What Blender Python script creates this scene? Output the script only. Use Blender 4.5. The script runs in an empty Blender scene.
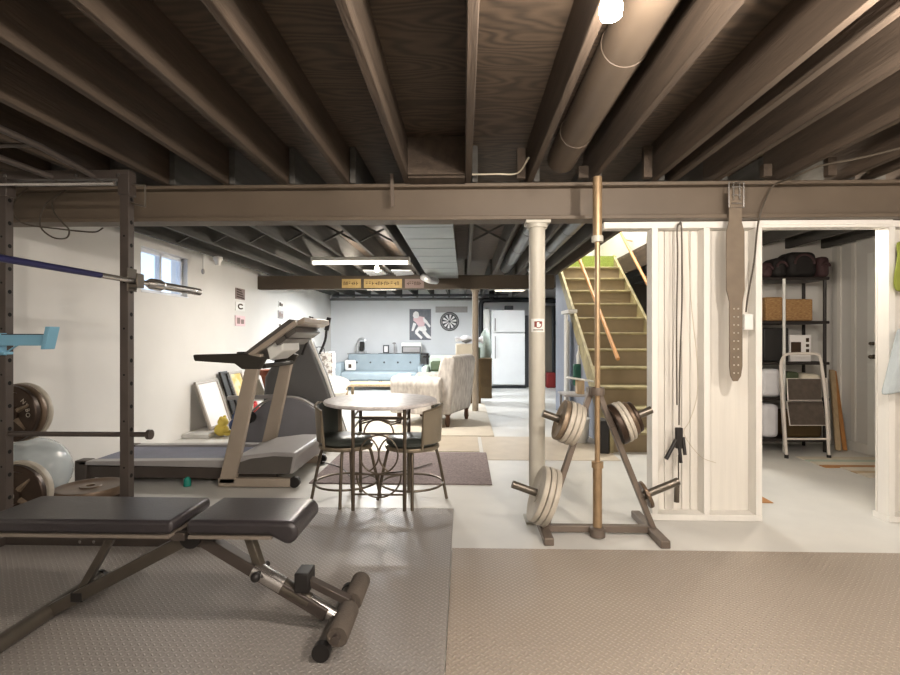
import bpy, bmesh, math, random
from mathutils import Vector, Matrix, Euler
random.seed(7)
PI = math.pi
S = bpy.context.scene
C = S.collection
H = 1.18; F = 500.0; YAW = 0.028
RT = Vector((math.cos(YAW), math.sin(YAW), 0)); FW = Vector((-math.sin(YAW), math.cos(YAW), 0))

# ------------------------------------------------------------------ materials
def lin(c):
    return tuple(((v/255)/12.92 if v/255 <= .04045 else ((v/255+.055)/1.055)**2.4) for v in c) + (1,)
class N:
    def __init__(s, m): s.t = m.node_tree; s.n = s.t.nodes
    def new(s, ty, **kw):
        n = s.n.new(ty)
        for k, v in kw.items(): setattr(n, k, v)
        return n
    def math(s, op, a, b=None):
        n = s.n.new('ShaderNodeMath'); n.operation = op
        for i, v in enumerate((a, b)):
            if v is None: continue
            if isinstance(v, (int, float)): n.inputs[i].default_value = v
            else: s.t.links.new(v, n.inputs[i])
        return n.outputs[0]
    def link(s, a, b): s.t.links.new(a, b)
MATS = {}
def mat(name, col, rough=.6, metal=0, var=.12, vscale=6, bump=.0, bscale=40, spec=.4, stretch=None, col2=None, kind='noise', emit=0, alpha=1, coat=0, trans=0, contrast=(.35, .65)):
    """procedural principled material: base colour varied by a noise / wave, optional bump"""
    if name in MATS: return MATS[name]
    m = bpy.data.materials.new(name); m.use_nodes = True
    g = N(m); p = g.n['Principled BSDF']
    p.inputs['Roughness'].default_value = rough; p.inputs['Metallic'].default_value = metal
    p.inputs['Specular IOR Level'].default_value = spec; p.inputs['Coat Weight'].default_value = coat
    p.inputs['Transmission Weight'].default_value = trans; p.inputs['Alpha'].default_value = alpha
    a = lin(col); b = lin(col2) if col2 else tuple(x*(1-var) for x in a[:3]) + (1,)
    tc = g.new('ShaderNodeTexCoord'); mp = g.new('ShaderNodeMapping')
    g.link(tc.outputs['Object'], mp.inputs[0])
    if stretch: mp.inputs['Scale'].default_value = stretch
    if kind == 'wave':
        tx = g.new('ShaderNodeTexWave'); tx.inputs['Scale'].default_value = vscale; tx.inputs['Distortion'].default_value = 9
        tx.inputs['Detail'].default_value = 3; tx.inputs['Detail Scale'].default_value = 1.2; fac = tx.outputs['Fac']
    else:
        tx = g.new('ShaderNodeTexNoise'); tx.inputs['Scale'].default_value = vscale; tx.inputs['Detail'].default_value = 5; fac = tx.outputs['Fac']
    g.link(mp.outputs[0], tx.inputs['Vector'])
    r = g.new('ShaderNodeMapRange'); r.inputs[1].default_value = contrast[0]; r.inputs[2].default_value = contrast[1]
    g.link(fac, r.inputs[0])
    mx = g.new('ShaderNodeMix', data_type='RGBA'); mx.inputs[6].default_value = a; mx.inputs[7].default_value = b
    g.link(r.outputs[0], mx.inputs[0]); g.link(mx.outputs[2], p.inputs['Base Color'])
    if bump:
        nz = g.new('ShaderNodeTexNoise'); nz.inputs['Scale'].default_value = bscale; g.link(mp.outputs[0], nz.inputs['Vector'])
        bp = g.new('ShaderNodeBump'); bp.inputs['Strength'].default_value = bump; bp.inputs['Distance'].default_value = .01
        g.link(nz.outputs['Fac'], bp.inputs['Height']); g.link(bp.outputs[0], p.inputs['Normal'])
    if emit:
        p.inputs['Emission Color'].default_value = a; p.inputs['Emission Strength'].default_value = emit
    MATS[name] = m
    return m
def mat_mat(name, col, col2):
    """rubber diamond plate: alternating raised dashes"""
    m = bpy.data.materials.new(name); m.use_nodes = True; g = N(m); p = g.n['Principled BSDF']
    tc = g.new('ShaderNodeTexCoord'); mp = g.new('ShaderNodeMapping'); mp.inputs['Rotation'].default_value = (0, 0, PI/4)
    g.link(tc.outputs['Object'], mp.inputs[0]); sp = g.new('ShaderNodeSeparateXYZ'); g.link(mp.outputs[0], sp.inputs[0])
    P = .021
    u = g.math('DIVIDE', sp.outputs[0], P); v = g.math('DIVIDE', sp.outputs[1], P)
    fu = g.math('SUBTRACT', g.math('FRACT', g.math('ADD', u, 4000)), .5); fv = g.math('SUBTRACT', g.math('FRACT', g.math('ADD', v, 4000)), .5)
    ch = g.math('MODULO', g.math('ADD', g.math('FLOOR', g.math('ADD', u, 4000)), g.math('FLOOR', g.math('ADD', v, 4000))), 2)
    def ell(a, b):
        return g.math('ADD', g.math('POWER', g.math('ABSOLUTE', g.math('DIVIDE', a, .52)), 2), g.math('POWER', g.math('ABSOLUTE', g.math('DIVIDE', b, .2)), 2))
    e1 = ell(fu, fv); e2 = ell(fv, fu)
    d = g.math('ADD', g.math('MULTIPLY', e1, ch), g.math('MULTIPLY', e2, g.math('SUBTRACT', 1, ch)))
    h = g.math('MAXIMUM', g.math('SUBTRACT', 1, d), 0)
    bp = g.new('ShaderNodeBump'); bp.inputs['Strength'].default_value = .9; bp.inputs['Distance'].default_value = .004
    g.link(h, bp.inputs['Height']); g.link(bp.outputs[0], p.inputs['Normal'])
    nz = g.new('ShaderNodeTexNoise'); nz.inputs['Scale'].default_value = 1.3; nz.inputs['Detail'].default_value = 6; g.link(tc.outputs['Object'], nz.inputs['Vector'])
    mx = g.new('ShaderNodeMix', data_type='RGBA'); mx.inputs[6].default_value = lin(col); mx.inputs[7].default_value = lin(col2)
    g.link(nz.outputs['Fac'], mx.inputs[0])
    mx2 = g.new('ShaderNodeMix', data_type='RGBA'); mx2.inputs[7].default_value = tuple(min(1, x*1.5) for x in lin(col)[:3]) + (1,)
    g.link(mx.outputs[2], mx2.inputs[6]); g.link(g.math('MULTIPLY', h, .6), mx2.inputs[0]); g.link(mx2.outputs[2], p.inputs['Base Color'])
    p.inputs['Roughness'].default_value = .42; p.inputs['Specular IOR Level'].default_value = .5
    return m
def mat_ply(name, a, b):
    """flat sawn plywood: contour lines of a stretched noise"""
    m = bpy.data.materials.new(name); m.use_nodes = True; g = N(m); p = g.n['Principled BSDF']
    tc = g.new('ShaderNodeTexCoord'); mp = g.new('ShaderNodeMapping'); mp.inputs['Scale'].default_value = (1.1, 4.2, 1)
    g.link(tc.outputs['Object'], mp.inputs[0]); nz = g.new('ShaderNodeTexNoise'); nz.inputs['Scale'].default_value = 1.1; nz.inputs['Detail'].default_value = 1.5
    g.link(mp.outputs[0], nz.inputs['Vector'])
    w = g.math('SINE', g.math('MULTIPLY', nz.outputs['Fac'], 95)); w = g.math('ADD', g.math('MULTIPLY', w, .5), .5)
    n2 = g.new('ShaderNodeTexNoise'); n2.inputs['Scale'].default_value = 14; n2.inputs['Detail'].default_value = 5; g.link(mp.outputs[0], n2.inputs['Vector'])
    f = g.math('ADD', g.math('MULTIPLY', w, .55), g.math('MULTIPLY', n2.outputs['Fac'], .5))
    mx = g.new('ShaderNodeMix', data_type='RGBA'); mx.inputs[6].default_value = lin(a); mx.inputs[7].default_value = lin(b); g.link(f, mx.inputs[0])
    g.link(mx.outputs[2], p.inputs['Base Color']); p.inputs['Roughness'].default_value = .7
    bp = g.new('ShaderNodeBump'); bp.inputs['Strength'].default_value = .25; bp.inputs['Distance'].default_value = .004; g.link(f, bp.inputs['Height']); g.link(bp.outputs[0], p.inputs['Normal'])
    return m
M = dict(
 rubberL=mat_mat('rubber_reflection_grey', (150, 144, 138), (128, 123, 119)), rubberR=mat_mat('rubber_lit_taupe', (160, 148, 135), (143, 133, 122)),  # same rubber twice: grey reflections painted into the left, strong light into the right
 concrete=mat('painted_concrete', (212, 210, 204), .42, var=.14, vscale=1.4, bump=.06, bscale=18, spec=.45, col2=(194, 193, 189)),
 wall=mat('white_wall_paint', (214, 212, 208), .7, var=.05, vscale=2, bump=.05, bscale=30),
 wallback=mat('white_back_wall_paint', (212, 215, 218), .7, var=.05, vscale=2, bump=.05, bscale=30),
 trim=mat('white_trim_paint', (226, 223, 217), .55, var=.04, vscale=5, stretch=(6, 6, .6)),
 panel=mat('white_board_panel', (220, 216, 208), .6, var=.06, vscale=9, stretch=(5, 1, .25)),
 joist=mat('brown_painted_joist', (76, 64, 53), .75, var=.3, vscale=7, stretch=(3, .3, 3), bump=.3, bscale=30),
 ply=mat_ply('brown_plywood', (92, 77, 62), (48, 39, 31)),
 joistc=mat('cool_lit_joist', (82, 80, 76), .75, var=.3, vscale=7, stretch=(3, .3, 3)),  # joist paint again, greyed for the cooler light further back
 beam=mat('taupe_steel_paint', (102, 90, 77), .55, var=.14, vscale=2),
 beamd=mat('dark_brown_beam_paint', (72, 62, 50), .6, var=.14, vscale=3),
 postm=mat('tan_grey_post_paint', (146, 134, 118), .5), colm=mat('putty_column_paint', (190, 186, 174), .45, var=.12, vscale=8, stretch=(1, 1, .3)),
 black=mat('black_powder_coat', (34, 31, 30), .45, var=.1), rack=mat('charcoal_rack_steel', (78, 70, 65), .42, var=.15, metal=.2),
 hole=mat('hole_black', (6, 6, 6), .9), leather=mat('black_vinyl', (50, 46, 48), .3, var=.1, bump=.12, bscale=160, spec=.55),
 piping=mat('beige_piping', (122, 112, 102), .6), gun=mat('gunmetal_tube', (104, 97, 88), .32, metal=.6, var=.2),
 chrome=mat('brushed_chrome', (196, 192, 188), .25, metal=.9, var=.05), foam=mat('taupe_foam', (88, 79, 71), .9, bump=.4, bscale=120),
 plateD=mat('dark_iron_plate', (66, 52, 42), .38, metal=.5, var=.3, vscale=14), plateG=mat('worn_iron_face', (150, 132, 112), .4, metal=.5, var=.4, vscale=20),
 plateW=mat('pale_painted_iron', (188, 180, 166), .45, var=.2, vscale=12), plateB=mat('brown_iron_plate', (112, 94, 78), .4, metal=.4, var=.25, vscale=12),
 brass=mat('tan_worn_steel', (172, 146, 114), .38, metal=.5, var=.2, vscale=12), treeS=mat('brown_grey_tree_steel', (120, 108, 98), .45, metal=.3, var=.2),
 blue=mat('light_blue_paint', (120, 172, 198), .45, var=.06), bluebar=mat('navy_sleeve', (52, 52, 92), .3, metal=.4),
 ball=mat('clear_blue_grey_vinyl', (196, 206, 210), .15, var=.08, alpha=.6, spec=.6, coat=.5),
 tan=mat('champagne_frame_paint', (164, 152, 138), .4, metal=.2, var=.08), belt=mat('treadmill_belt', (104, 107, 126), .5, var=.1, bump=.2, bscale=200),
 tgrey=mat('treadmill_grey_plastic', (156, 153, 152), .4, var=.06), tdark=mat('treadmill_dark_plastic', (84, 80, 76), .45, var=.08),
 handle=mat('black_foam_grip', (50, 46, 40), .7), fin=mat('charcoal_shroud', (98, 98, 98), .45, var=.06), disc=mat('grey_shroud', (122, 122, 128), .4, var=.06),
 white=mat('white_plastic', (226, 226, 222), .4, var=.04), teal=mat('teal_rubber', (24, 132, 116), .5),
 marble=mat('speckled_table_laminate', (210, 205, 204), .42, col2=(186, 180, 180), vscale=26, spec=.5), bronze=mat('dark_bronze_metal', (98, 88, 76), .35, metal=.6, var=.15),
 bronzeL=mat('light_bronze_metal', (142, 130, 112), .35, metal=.6, var=.15), green_vinyl=mat('dark_seat_vinyl', (62, 66, 62), .32, spec=.6), backv=mat('taupe_back_vinyl', (124, 114, 98), .4),
 sofa=mat('pale_blue_upholstery', (136, 148, 154), .85, var=.08, bump=.2, bscale=90), armch=mat('cream_patterned_fabric', (206, 202, 196), .9, col2=(172, 167, 163), vscale=22, stretch=(1, 1, .35), bump=.2, bscale=120),
 rugc=mat('cream_rug', (212, 203, 188), .95, var=.08, bump=.5, bscale=200), rugg=mat('mauve_grey_rug', (150, 136, 134), .95, col2=(124, 112, 112), vscale=60, bump=.5, bscale=220),
 vinyl=mat('tan_floor_vinyl', (196, 184, 166), .5, var=.08), wood=mat('dark_walnut_wood', (84, 56, 38), .5, var=.3, vscale=6, stretch=(6, 6, 1)),
 lwood=mat('light_pine', (190, 166, 132), .5, var=.2, vscale=6, stretch=(6, 6, 1)), rail=mat('orange_pine_rail', (206, 150, 92), .45, var=.2, vscale=5),
 tread=mat('olive_tread_paint', (170, 158, 118), .6, col2=(140, 130, 98), vscale=9, bump=.1), riser=mat('khaki_riser_paint', (140, 124, 98), .6, var=.15, vscale=5),
 gcarpet=mat('green_carpet', (140, 156, 72), .95, var=.3, vscale=60, bump=.5, bscale=200), sgrey=mat('blue_grey_panel_paint', (134, 140, 154), .6, var=.1),
 fridge=mat('fridge_enamel', (232, 234, 236), .3, var=.02), dgrey=mat('dark_seal_grey', (70, 72, 76), .5),
 pipe=mat('black_plastic_pipe', (40, 44, 48), .45), duct=mat('galvanised_sheet', (124, 126, 126), .35, metal=.55, var=.15, vscale=3),
 ductb=mat('brown_painted_duct', (92, 80, 68), .5, var=.12), silver=mat('silver_foil', (196, 198, 200), .3, metal=.5, var=.2, vscale=16),
 cabw=mat('grey_brown_panelling', (104, 98, 88), .6, var=.15, stretch=(9, 9, .5)), red=mat('red_plastic', (128, 40, 38), .5), green=mat('dark_green_plastic', (34, 92, 76), .4),
 cream=mat('cream_card', (216, 208, 190), .7), dkgreen=mat('dark_green_fabric', (78, 88, 66), .9, var=.2), lgreen=mat('pale_sage_fabric', (186, 196, 182), .85),
 graygreen=mat('grey_green_bag', (150, 160, 152), .7, var=.2, vscale=9), boxbrown=mat('brown_leather_box', (96, 76, 46), .6, var=.2), sheet=mat('white_cloth', (226, 226, 230), .85, var=.08, vscale=9),
 sign=mat('yellow_wood_sign', (180, 154, 98), .6, var=.15, vscale=20), signb=mat('faded_mauve_sign', (136, 118, 112), .7, var=.1), ink=mat('dark_brown_ink', (60, 42, 26), .7),
 poster=mat('poster_slate', (112, 116, 124), .6, var=.2, vscale=12), pinkw=mat('poster_pale_pink', (226, 196, 200), .6, var=.1), pwhite=mat('poster_white', (234, 234, 234), .6),
 leatherb=mat('tan_leather_belt', (116, 103, 88), .55, var=.15, vscale=12, bump=.2), cord=mat('dark_cord', (78, 70, 60), .5), cordl=mat('pale_cable', (190, 180, 160), .5),
 terracotta=mat('terracotta_clay', (140, 76, 52), .7, var=.12), bag=mat('black_nylon', (40, 36, 36), .7, var=.3, bump=.4, bscale=25), bagr=mat('maroon_nylon', (74, 52, 54), .7),
 wicker=mat('tan_wicker', (172, 136, 92), .75, col2=(140, 104, 64), vscale=34, stretch=(1, 1, 3), bump=.6, bscale=90), darkbox=mat('black_storage_box', (40, 38, 38), .5),
 shelf=mat('black_shelf_resin', (42, 36, 34), .5), picw=mat('white_print_paper', (232, 230, 230), .6, var=.04), picy=mat('yellow_print_paper', (212, 180, 92), .6, col2=(228, 214, 178), vscale=9),
 frameg=mat('silver_picture_frame', (168, 160, 150), .4, metal=.3), ptoy=mat('yellow_plush', (220, 196, 96), .95), rtoy=mat('red_plush', (176, 62, 62), .95), btoy=mat('navy_plush', (70, 84, 120), .95), crtoy=mat('cream_plush', (222, 206, 160), .95),
 floral=mat('floral_print_card', (226, 222, 218), .7, col2=(140, 128, 120), vscale=17, contrast=(.5, .62)), tealp=mat('teal_print', (96, 150, 164), .6, var=.3, vscale=20),
 lime=mat('lime_fabric', (138, 148, 62), .8, var=.15), bluecloth=mat('pale_blue_towel', (182, 192, 196), .9, var=.1, bump=.3, bscale=60),
 glassw=mat('window_glass', (235, 240, 245), .05, alpha=.12, spec=.5), wframe=mat('white_window_frame', (226, 230, 236), .5),
 bulb=mat('warm_bulb_glow', (255, 232, 200), .4, emit=30), tube=mat('fluorescent_glow', (255, 240, 220), .4, emit=1.6), porcelain=mat('white_porcelain', (236, 234, 228), .3),
 stick=mat('orange_wood_stick', (176, 124, 72), .5, var=.2, vscale=8), purple=mat('purple_cloth', (92, 78, 130), .8), redb=mat('red_ink', (136, 66, 60), .6), stepm=mat('step_tread_rubber', (84, 74, 66), .7, var=.3, vscale=20), ladderw=mat('cream_ladder_tube', (222, 214, 206), .4),
)

# ------------------------------------------------------------------ geometry
class B:
    def __init__(s): s.v = []; s.f = []
    def add(s, vs, fs, mx=None):
        o = len(s.v)
        s.v += [(mx @ Vector(v)) if mx else Vector(v) for v in vs]
        s.f += [tuple(i+o for i in f) for f in fs]; return s
    def box(s, x0, x1, y0, y1, z0, z1, mx=None):
        vs = [(x, y, z) for z in (z0, z1) for y in (y0, y1) for x in (x0, x1)]
        return s.add(vs, [(0, 2, 3, 1), (4, 5, 7, 6), (0, 1, 5, 4), (2, 6, 7, 3), (0, 4, 6, 2), (1, 3, 7, 5)], mx)
    def bar(s, p0, p1, w, h, up=(0, 0, 1)):
        p0 = Vector(p0); p1 = Vector(p1); d = (p1-p0); L = d.length; d.normalize(); up = Vector(up)
        if abs(d.dot(up)) > .98: up = Vector((0, 1, 0))
        sx = d.cross(up).normalized(); sz = sx.cross(d)
        mx = Matrix((sx, d, sz)).transposed().to_4x4(); mx.translation = p0
        return s.box(-w/2, w/2, 0, L, -h/2, h/2, mx)
    def tube(s, pts, r, n=10, closed=False, rs=None):
        pts = [Vector(p) for p in pts]; k = len(pts); vs = []; fs = []
        t0 = (pts[1]-pts[0]).normalized(); ref = Vector((0, 0, 1)) if abs(t0.z) < .9 else Vector((1, 0, 0))
        a = t0.cross(ref).normalized()
        for i, p in enumerate(pts):
            if closed: t = (pts[(i+1) % k]-pts[i-1]).normalized()
            elif i == 0: t = t0
            elif i == k-1: t = (pts[i]-pts[i-1]).normalized()
            else: t = ((pts[i+1]-p).normalized()+(p-pts[i-1]).normalized()).normalized()
            a = (a-t*a.dot(t)).normalized(); b = t.cross(a); rr = rs[i] if rs else r
            for j in range(n):
                an = 2*PI*j/n; vs.append(p+(a*math.cos(an)+b*math.sin(an))*rr)
        m = k if closed else k-1
        for i in range(m):
            for j in range(n):
                q = (i+1) % k; fs.append((i*n+j, i*n+(j+1) % n, q*n+(j+1) % n, q*n+j))
        if not closed: fs += [tuple(reversed(range(n))), tuple((k-1)*n+j for j in range(n))]
        return s.add(vs, fs)
    def cyl(s, p0, p1, r, r2=None, n=20): return s.tube([p0, p1], r, n, rs=[r, r if r2 is None else r2])
    def ring(s, c, R, r, n=32, ax='z', m=8, a0=0, a1=2*PI):
        full = abs(a1-a0-2*PI) < 1e-6; k = n if full else n+1; pts = []
        for i in range(k):
            a = a0+(a1-a0)*i/n; x, y = R*math.cos(a), R*math.sin(a)
            pts.append(Vector(c)+Vector({'z': (x, y, 0), 'y': (x, 0, y), 'x': (0, x, y)}[ax]))
        return s.tube(pts, r, m, closed=full)
    def lathe(s, prof, mx=None, n=28):
        vs = []; fs = []; k = len(prof)
        for (r, z) in prof:
            for j in range(n):
                a = 2*PI*j/n; vs.append((max(r, 1e-4)*math.cos(a), max(r, 1e-4)*math.sin(a), z))
        for i in range(k-1):
            for j in range(n): fs.append((i*n+j, i*n+(j+1) % n, (i+1)*n+(j+1) % n, (i+1)*n+j))
        fs += [tuple(reversed(range(n))), tuple((k-1)*n+j for j in range(n))]
        return s.add(vs, fs, mx)
    def ball(s, c, rx, ry=None, rz=None, n=16, m=10):
        ry = ry or rx; rz = rz or rx; prof = [(math.cos(-PI/2+PI*i/m), math.sin(-PI/2+PI*i/m)) for i in range(m+1)]
        return s.lathe(prof, Matrix.Translation(c) @ Matrix.Diagonal((rx, ry, rz, 1)), n)
    def prism(s, pts, o, ux, uy, ext):
        """polygon pts in plane (ux,uy) from o, extruded by vector ext"""
        o = Vector(o); ux = Vector(ux); uy = Vector(uy); ext = Vector(ext); k = len(pts)
        a = [o+ux*p[0]+uy*p[1] for p in pts]
        vs = a+[p+ext for p in a]
        fs = [tuple(range(k)), tuple(reversed(range(k, 2*k)))]+[(i, i+k, (i+1) % k+k, (i+1) % k) for i in range(k)]
        return s.add(vs, fs)
    def sheet(s, grid, t):
        """grid[i][j] of points -> thin solid sheet"""
        R = len(grid); K = len(grid[0]); g = [[Vector(p) for p in r] for r in grid]; vs = []; 
        nr = []
        for i in range(R):
            for j in range(K):
                a = g[min(i+1, R-1)][j]-g[max(i-1, 0)][j]; b = g[i][min(j+1, K-1)]-g[i][max(j-1, 0)]
                nr.append(a.cross(b).normalized())
        for sgn in (1, -1):
            for i in range(R):
                for j in range(K): vs.append(g[i][j]+nr[i*K+j]*t/2*sgn)
        o = R*K; fs = []
        for i in range(R-1):
            for j in range(K-1):
                q = (i*K+j, i*K+j+1, (i+1)*K+j+1, (i+1)*K+j); fs.append(q); fs.append(tuple(o+x for x in reversed(q)))
        edge = [(0, j) for j in range(K)]+[(i, K-1) for i in range(1, R)]+[(R-1, j) for j in range(K-2, -1, -1)]+[(i, 0) for i in range(R-2, 0, -1)]
        for a in range(len(edge)):
            p = edge[a]; q = edge[(a+1) % len(edge)]; A = p[0]*K+p[1]; Bq = q[0]*K+q[1]; fs.append((A, A+o, Bq+o, Bq))
        return s.add(vs, fs)
    def build(s, name, m, parent=None, bevel=0, seg=2, smooth=True, sub=0, label=None):
        P = world(parent) if parent else None
        if P is None:
            xs = [v.x for v in s.v]; ys = [v.y for v in s.v]; zs = [v.z for v in s.v]
            loc = Vector(((min(xs)+max(xs))/2, (min(ys)+max(ys))/2, min(zs))); inv = Matrix.Translation(-loc)
        else: inv = P.inverted(); loc = Vector((0, 0, 0))
        me = bpy.data.meshes.new(name); me.from_pydata([inv @ v for v in s.v], [], s.f); me.update()
        bm = bmesh.new(); bm.from_mesh(me); bmesh.ops.recalc_face_normals(bm, faces=bm.faces); bm.to_mesh(me); bm.free()
        me.materials.append(M[m] if isinstance(m, str) else m)
        o = bpy.data.objects.new(name, me); C.objects.link(o); o.location = loc
        if parent: o.parent = parent
        if bevel:
            b = o.modifiers.new('b', 'BEVEL'); b.width = bevel; b.segments = seg; b.limit_method = 'ANGLE'; b.angle_limit = .6
        if sub:
            u = o.modifiers.new('s', 'SUBSURF'); u.levels = sub; u.render_levels = sub
        if smooth:
            for p in me.polygons: p.use_smooth = True
            me.set_sharp_from_angle(angle=.7)
        if label: o['label'] = label
        return o
def world(o):
    m = Matrix.Translation(o.location) @ o.rotation_euler.to_matrix().to_4x4()
    return world(o.parent) @ m if o.parent else m
def tag(o, label, cat, group=None, kind=None):
    o['label'] = label; o['category'] = cat
    if group: o['group'] = group
    if kind: o['kind'] = kind
    return o
def thing(name, label, cat, loc=(0, 0, 0), rz=0, group=None):
    o = bpy.data.objects.new(name, None); C.objects.link(o); o.location = loc; o.rotation_euler = (0, 0, rz); o.empty_display_size = .1
    return tag(o, label, cat, group)
def struct(o): o['kind'] = 'structure'; return o
def dup(o, parent=None):
    c = o.copy(); C.objects.link(c); c.parent = parent
    for ch in [x for x in C.objects if x.parent == o]: dup(ch, c)
    return c
def curve(pts, n=8):
    """Catmull-Rom through pts"""
    P = [Vector(p) for p in pts]; P = [P[0]*2-P[1]]+P+[P[-1]*2-P[-2]]; out = []
    for i in range(1, len(P)-2):
        for k in range(n):
            t = k/n; a, b, c, d = P[i-1:i+3]
            out.append(.5*((2*b)+(c-a)*t+(2*a-5*b+4*c-d)*t*t+(3*b-a-3*c+d)*t**3))
    return out+[P[-2]]
def at(px, py, Y):
    d = RT*((px-450)/F)+FW+Vector((0, 0, (337.5-py)/F)); return Vector((0, 0, H))+d*(Y/d.y)
def fl(px, py, z=0):
    d = RT*((px-450)/F)+FW+Vector((0, 0, (337.5-py)/F)); return Vector((0, 0, H))+d*((z-H)/d.z)
def text_mesh(txt, size, name, m, parent, mx):
    cu = bpy.data.curves.new('t', 'FONT'); cu.body = txt; cu.size = size; cu.extrude = .0012; cu.align_x = 'CENTER'; cu.align_y = 'CENTER'
    t = bpy.data.objects.new('t', cu); C.objects.link(t); bpy.context.view_layer.update()
    me = bpy.data.meshes.new_from_object(t); bpy.data.objects.remove(t)
    me.transform(world(parent).inverted() @ mx); me.materials.clear(); me.materials.append(M[m]); me.name = name
    o = bpy.data.objects.new(name, me); C.objects.link(o); o.parent = parent; return o

# ------------------------------------------------------------------ room shell
XL, XR, YB, YN = -3.3, 4.07, 12.3, -1.6
ZJ, ZP = 2.165, 2.40          # joist underside, plywood underside
SX0, SX1, SY0, SY1 = 1.46, 2.46, 4.7, 9.4   # stairwell opening
struct(B().box(XL-.2, XR+.2, YN-.2, YB+.2, -.15, 0).build('floor', 'concrete', smooth=False))
w = B(); wy0, wy1, wz0, wz1 = 5.02, 5.88, 1.65, 2.12
w.box(XL-.2, XL, YN, wy0, 0, ZP).box(XL-.2, XL, wy1, YB, 0, ZP).box(XL-.2, XL, wy0, wy1, 0, wz0).box(XL-.2, XL, wy0, wy1, wz1, ZP)
struct(w.build('wall_left', 'wall', smooth=False))
struct(B().box(XL-.2, XR+.2, YB, YB+.2, 0, ZP).build('wall_back', 'wallback', smooth=False))
struct(B().box(XR, XR+.2, YN, YB, 0, ZP).build('wall_right', 'wall', smooth=False))
struct(B().box(XL-.2, XR+.2, YN-.2, YN, 0, ZP).build('wall_near', 'wall', smooth=False))
ce = B(); z0, z1 = ZP, ZP+.05
ce.box(XL-.2, XR+.2, YN-.2, SY0, z0, z1).box(XL-.2, SX0, SY0, YB+.2, z0, z1).box(SX1, XR+.2, SY0, YB+.2, z0, z1).box(SX0, SX1, SY1, YB+.2, z0, z1)
ceil = struct(ce.build('ceiling', 'ply', smooth=False))
# window
fr = B()
for a in ((wy0, wy0+.04), ((wy0+wy1)/2-.02, (wy0+wy1)/2+.02), (wy1-.04, wy1)): fr.box(XL-.12, XL-.06, a[0], a[1], wz0, wz1)
fr.box(XL-.12, XL-.06, wy0, wy1, wz0, wz0+.04).box(XL-.12, XL-.06, wy0, wy1, wz1-.04, wz1)
win = struct(fr.build('window_1', 'wframe', bevel=.004))
B().box(XL-.1, XL-.09, wy0+.03, wy1-.03, wz0+.03, wz1-.03).build('pane', 'glassw', win, smooth=False)
B().box(XL-.18, XL+.015, wy0-.0, wy1+.0, wz0-.001, wz0+.012).build('window_sill', 'wframe', win, smooth=False)
# joists, section one (near), two, three
for k in range(-9, 11):
    x = .027+.39*k
    if x < XL+.03 or x > XR-.03: continue
    B().box(x-.019, x+.019, YN+.01, 3.33, ZJ, ZP-.002).build('joist', 'joist', ceil, bevel=.004, seg=1)
    x2 = x+.042; y1 = 12.25
    if SX0-.1 < x2 < SX1+.1:
        if SX0-.02 < x2 < SX1+.02:
            B().box(x2-.019, x2+.019, 3.17, SY0-.05, ZJ, ZP-.002).build('joist', 'joistc', ceil, bevel=.004, seg=1)
            continue
    B().box(x2-.019, x2+.019, 3.17, 8.05, ZJ, ZP-.002).build('joist', 'joistc', ceil, bevel=.004, seg=1)
    B().box(x-.019, x+.019, 7.8, y1, ZJ, ZP-.002).build('joist', 'joistc', ceil, bevel=.004, seg=1)
for x in (1.32, 2.53): B().box(x-.019, x+.019, YN+.01, 3.3, ZJ, ZP-.002).build('joist', 'joist', ceil, bevel=.004, seg=1)
# blocking and bridging
B().box(-.342, .006, 3.02, 3.06, ZJ+.002, ZP-.004).build('blocking', 'joist', ceil)
B().box(-.342, .006, 3.05, 3.2, ZJ-.01, ZJ+.012).build('blocking', 'joist', ceil)
for px, t, wd in ((521, 149, .05), (583, 167, .06), (647, 147, .05), (766, 165, .05), (830, 158, .05)):
    p = at(px, 181, 3.12); q = at(px, t, 3.12)
    B().box(p.x-wd/2, p.x+wd/2, 3.1, 3.14, ZJ, min(q.z, ZP-.01)).build('blocking', 'joist', ceil)
for k in range(-8, 3):
    x = .069+.39*k
    if x+.38 < -.6+.1 or k >= 0 or k < -3:
        b = B()
        b.bar((x+.02, 5.2, ZJ+.02), (x+.37, 5.2, ZP-.03), .02, .02).bar((x+.02, 5.24, ZP-.03), (x+.37, 5.24, ZJ+.02), .02, .02)
        if x > XL and x+.4 < SX0 and k not in (1, 2): b.build('bridging', 'joistc', ceil, label='crossed wooden bridging pieces')
# header & trimmers of the stairwell
for a in ((SX0-.04, SX0, SY0-.05, SY1), (SX1, SX1+.04, SY0-.05, SY1), (SX0, SX1, SY0-.05, SY0)):
    B().box(a[0], a[1], a[2], a[3], ZJ, ZP-.002).build('joist', 'joist', ceil)
# stairwell upstairs
struct(B().box(SX1, SX1+.1, SY0-.2, SY1+.4, 2.23+.0, 4.9).build('wall_stairwell_right', 'wall', smooth=False)).location.x += .042
struct(B().box(SX0-.1, SX0, SY0-.2, SY1+.4, ZP+.052, 4.9).build('wall_stairwell_left', 'wall', smooth=False))
struct(B().box(SX0-.1, SX1+.2, SY0-.25, SY0-.15, ZP+.052, 4.9).build('wall_stairwell_near', 'wall', smooth=False))
struct(B().box(SX0-.1, SX1+.2, SY1+.4, SY1+.5, ZP+.052, 4.9).build('wall_stairwell_far', 'wall', smooth=False))
struct(B().box(SX0-.1, SX1+.2, SY0-.25, SY1+.5, 4.9, 5.0).build('ceiling_stairwell', 'wall', smooth=False))
struct(B().box(SX0, SX1, 8.16, SY1+.4, 2.452, 2.50).build('floor_landing', 'gcarpet', smooth=False))
d2 = struct(B().box(SX0+.12, SX1-.06, SY1+.35, SY1+.395, 2.50, 4.55).build('door_2', 'trim', bevel=.004))
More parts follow.
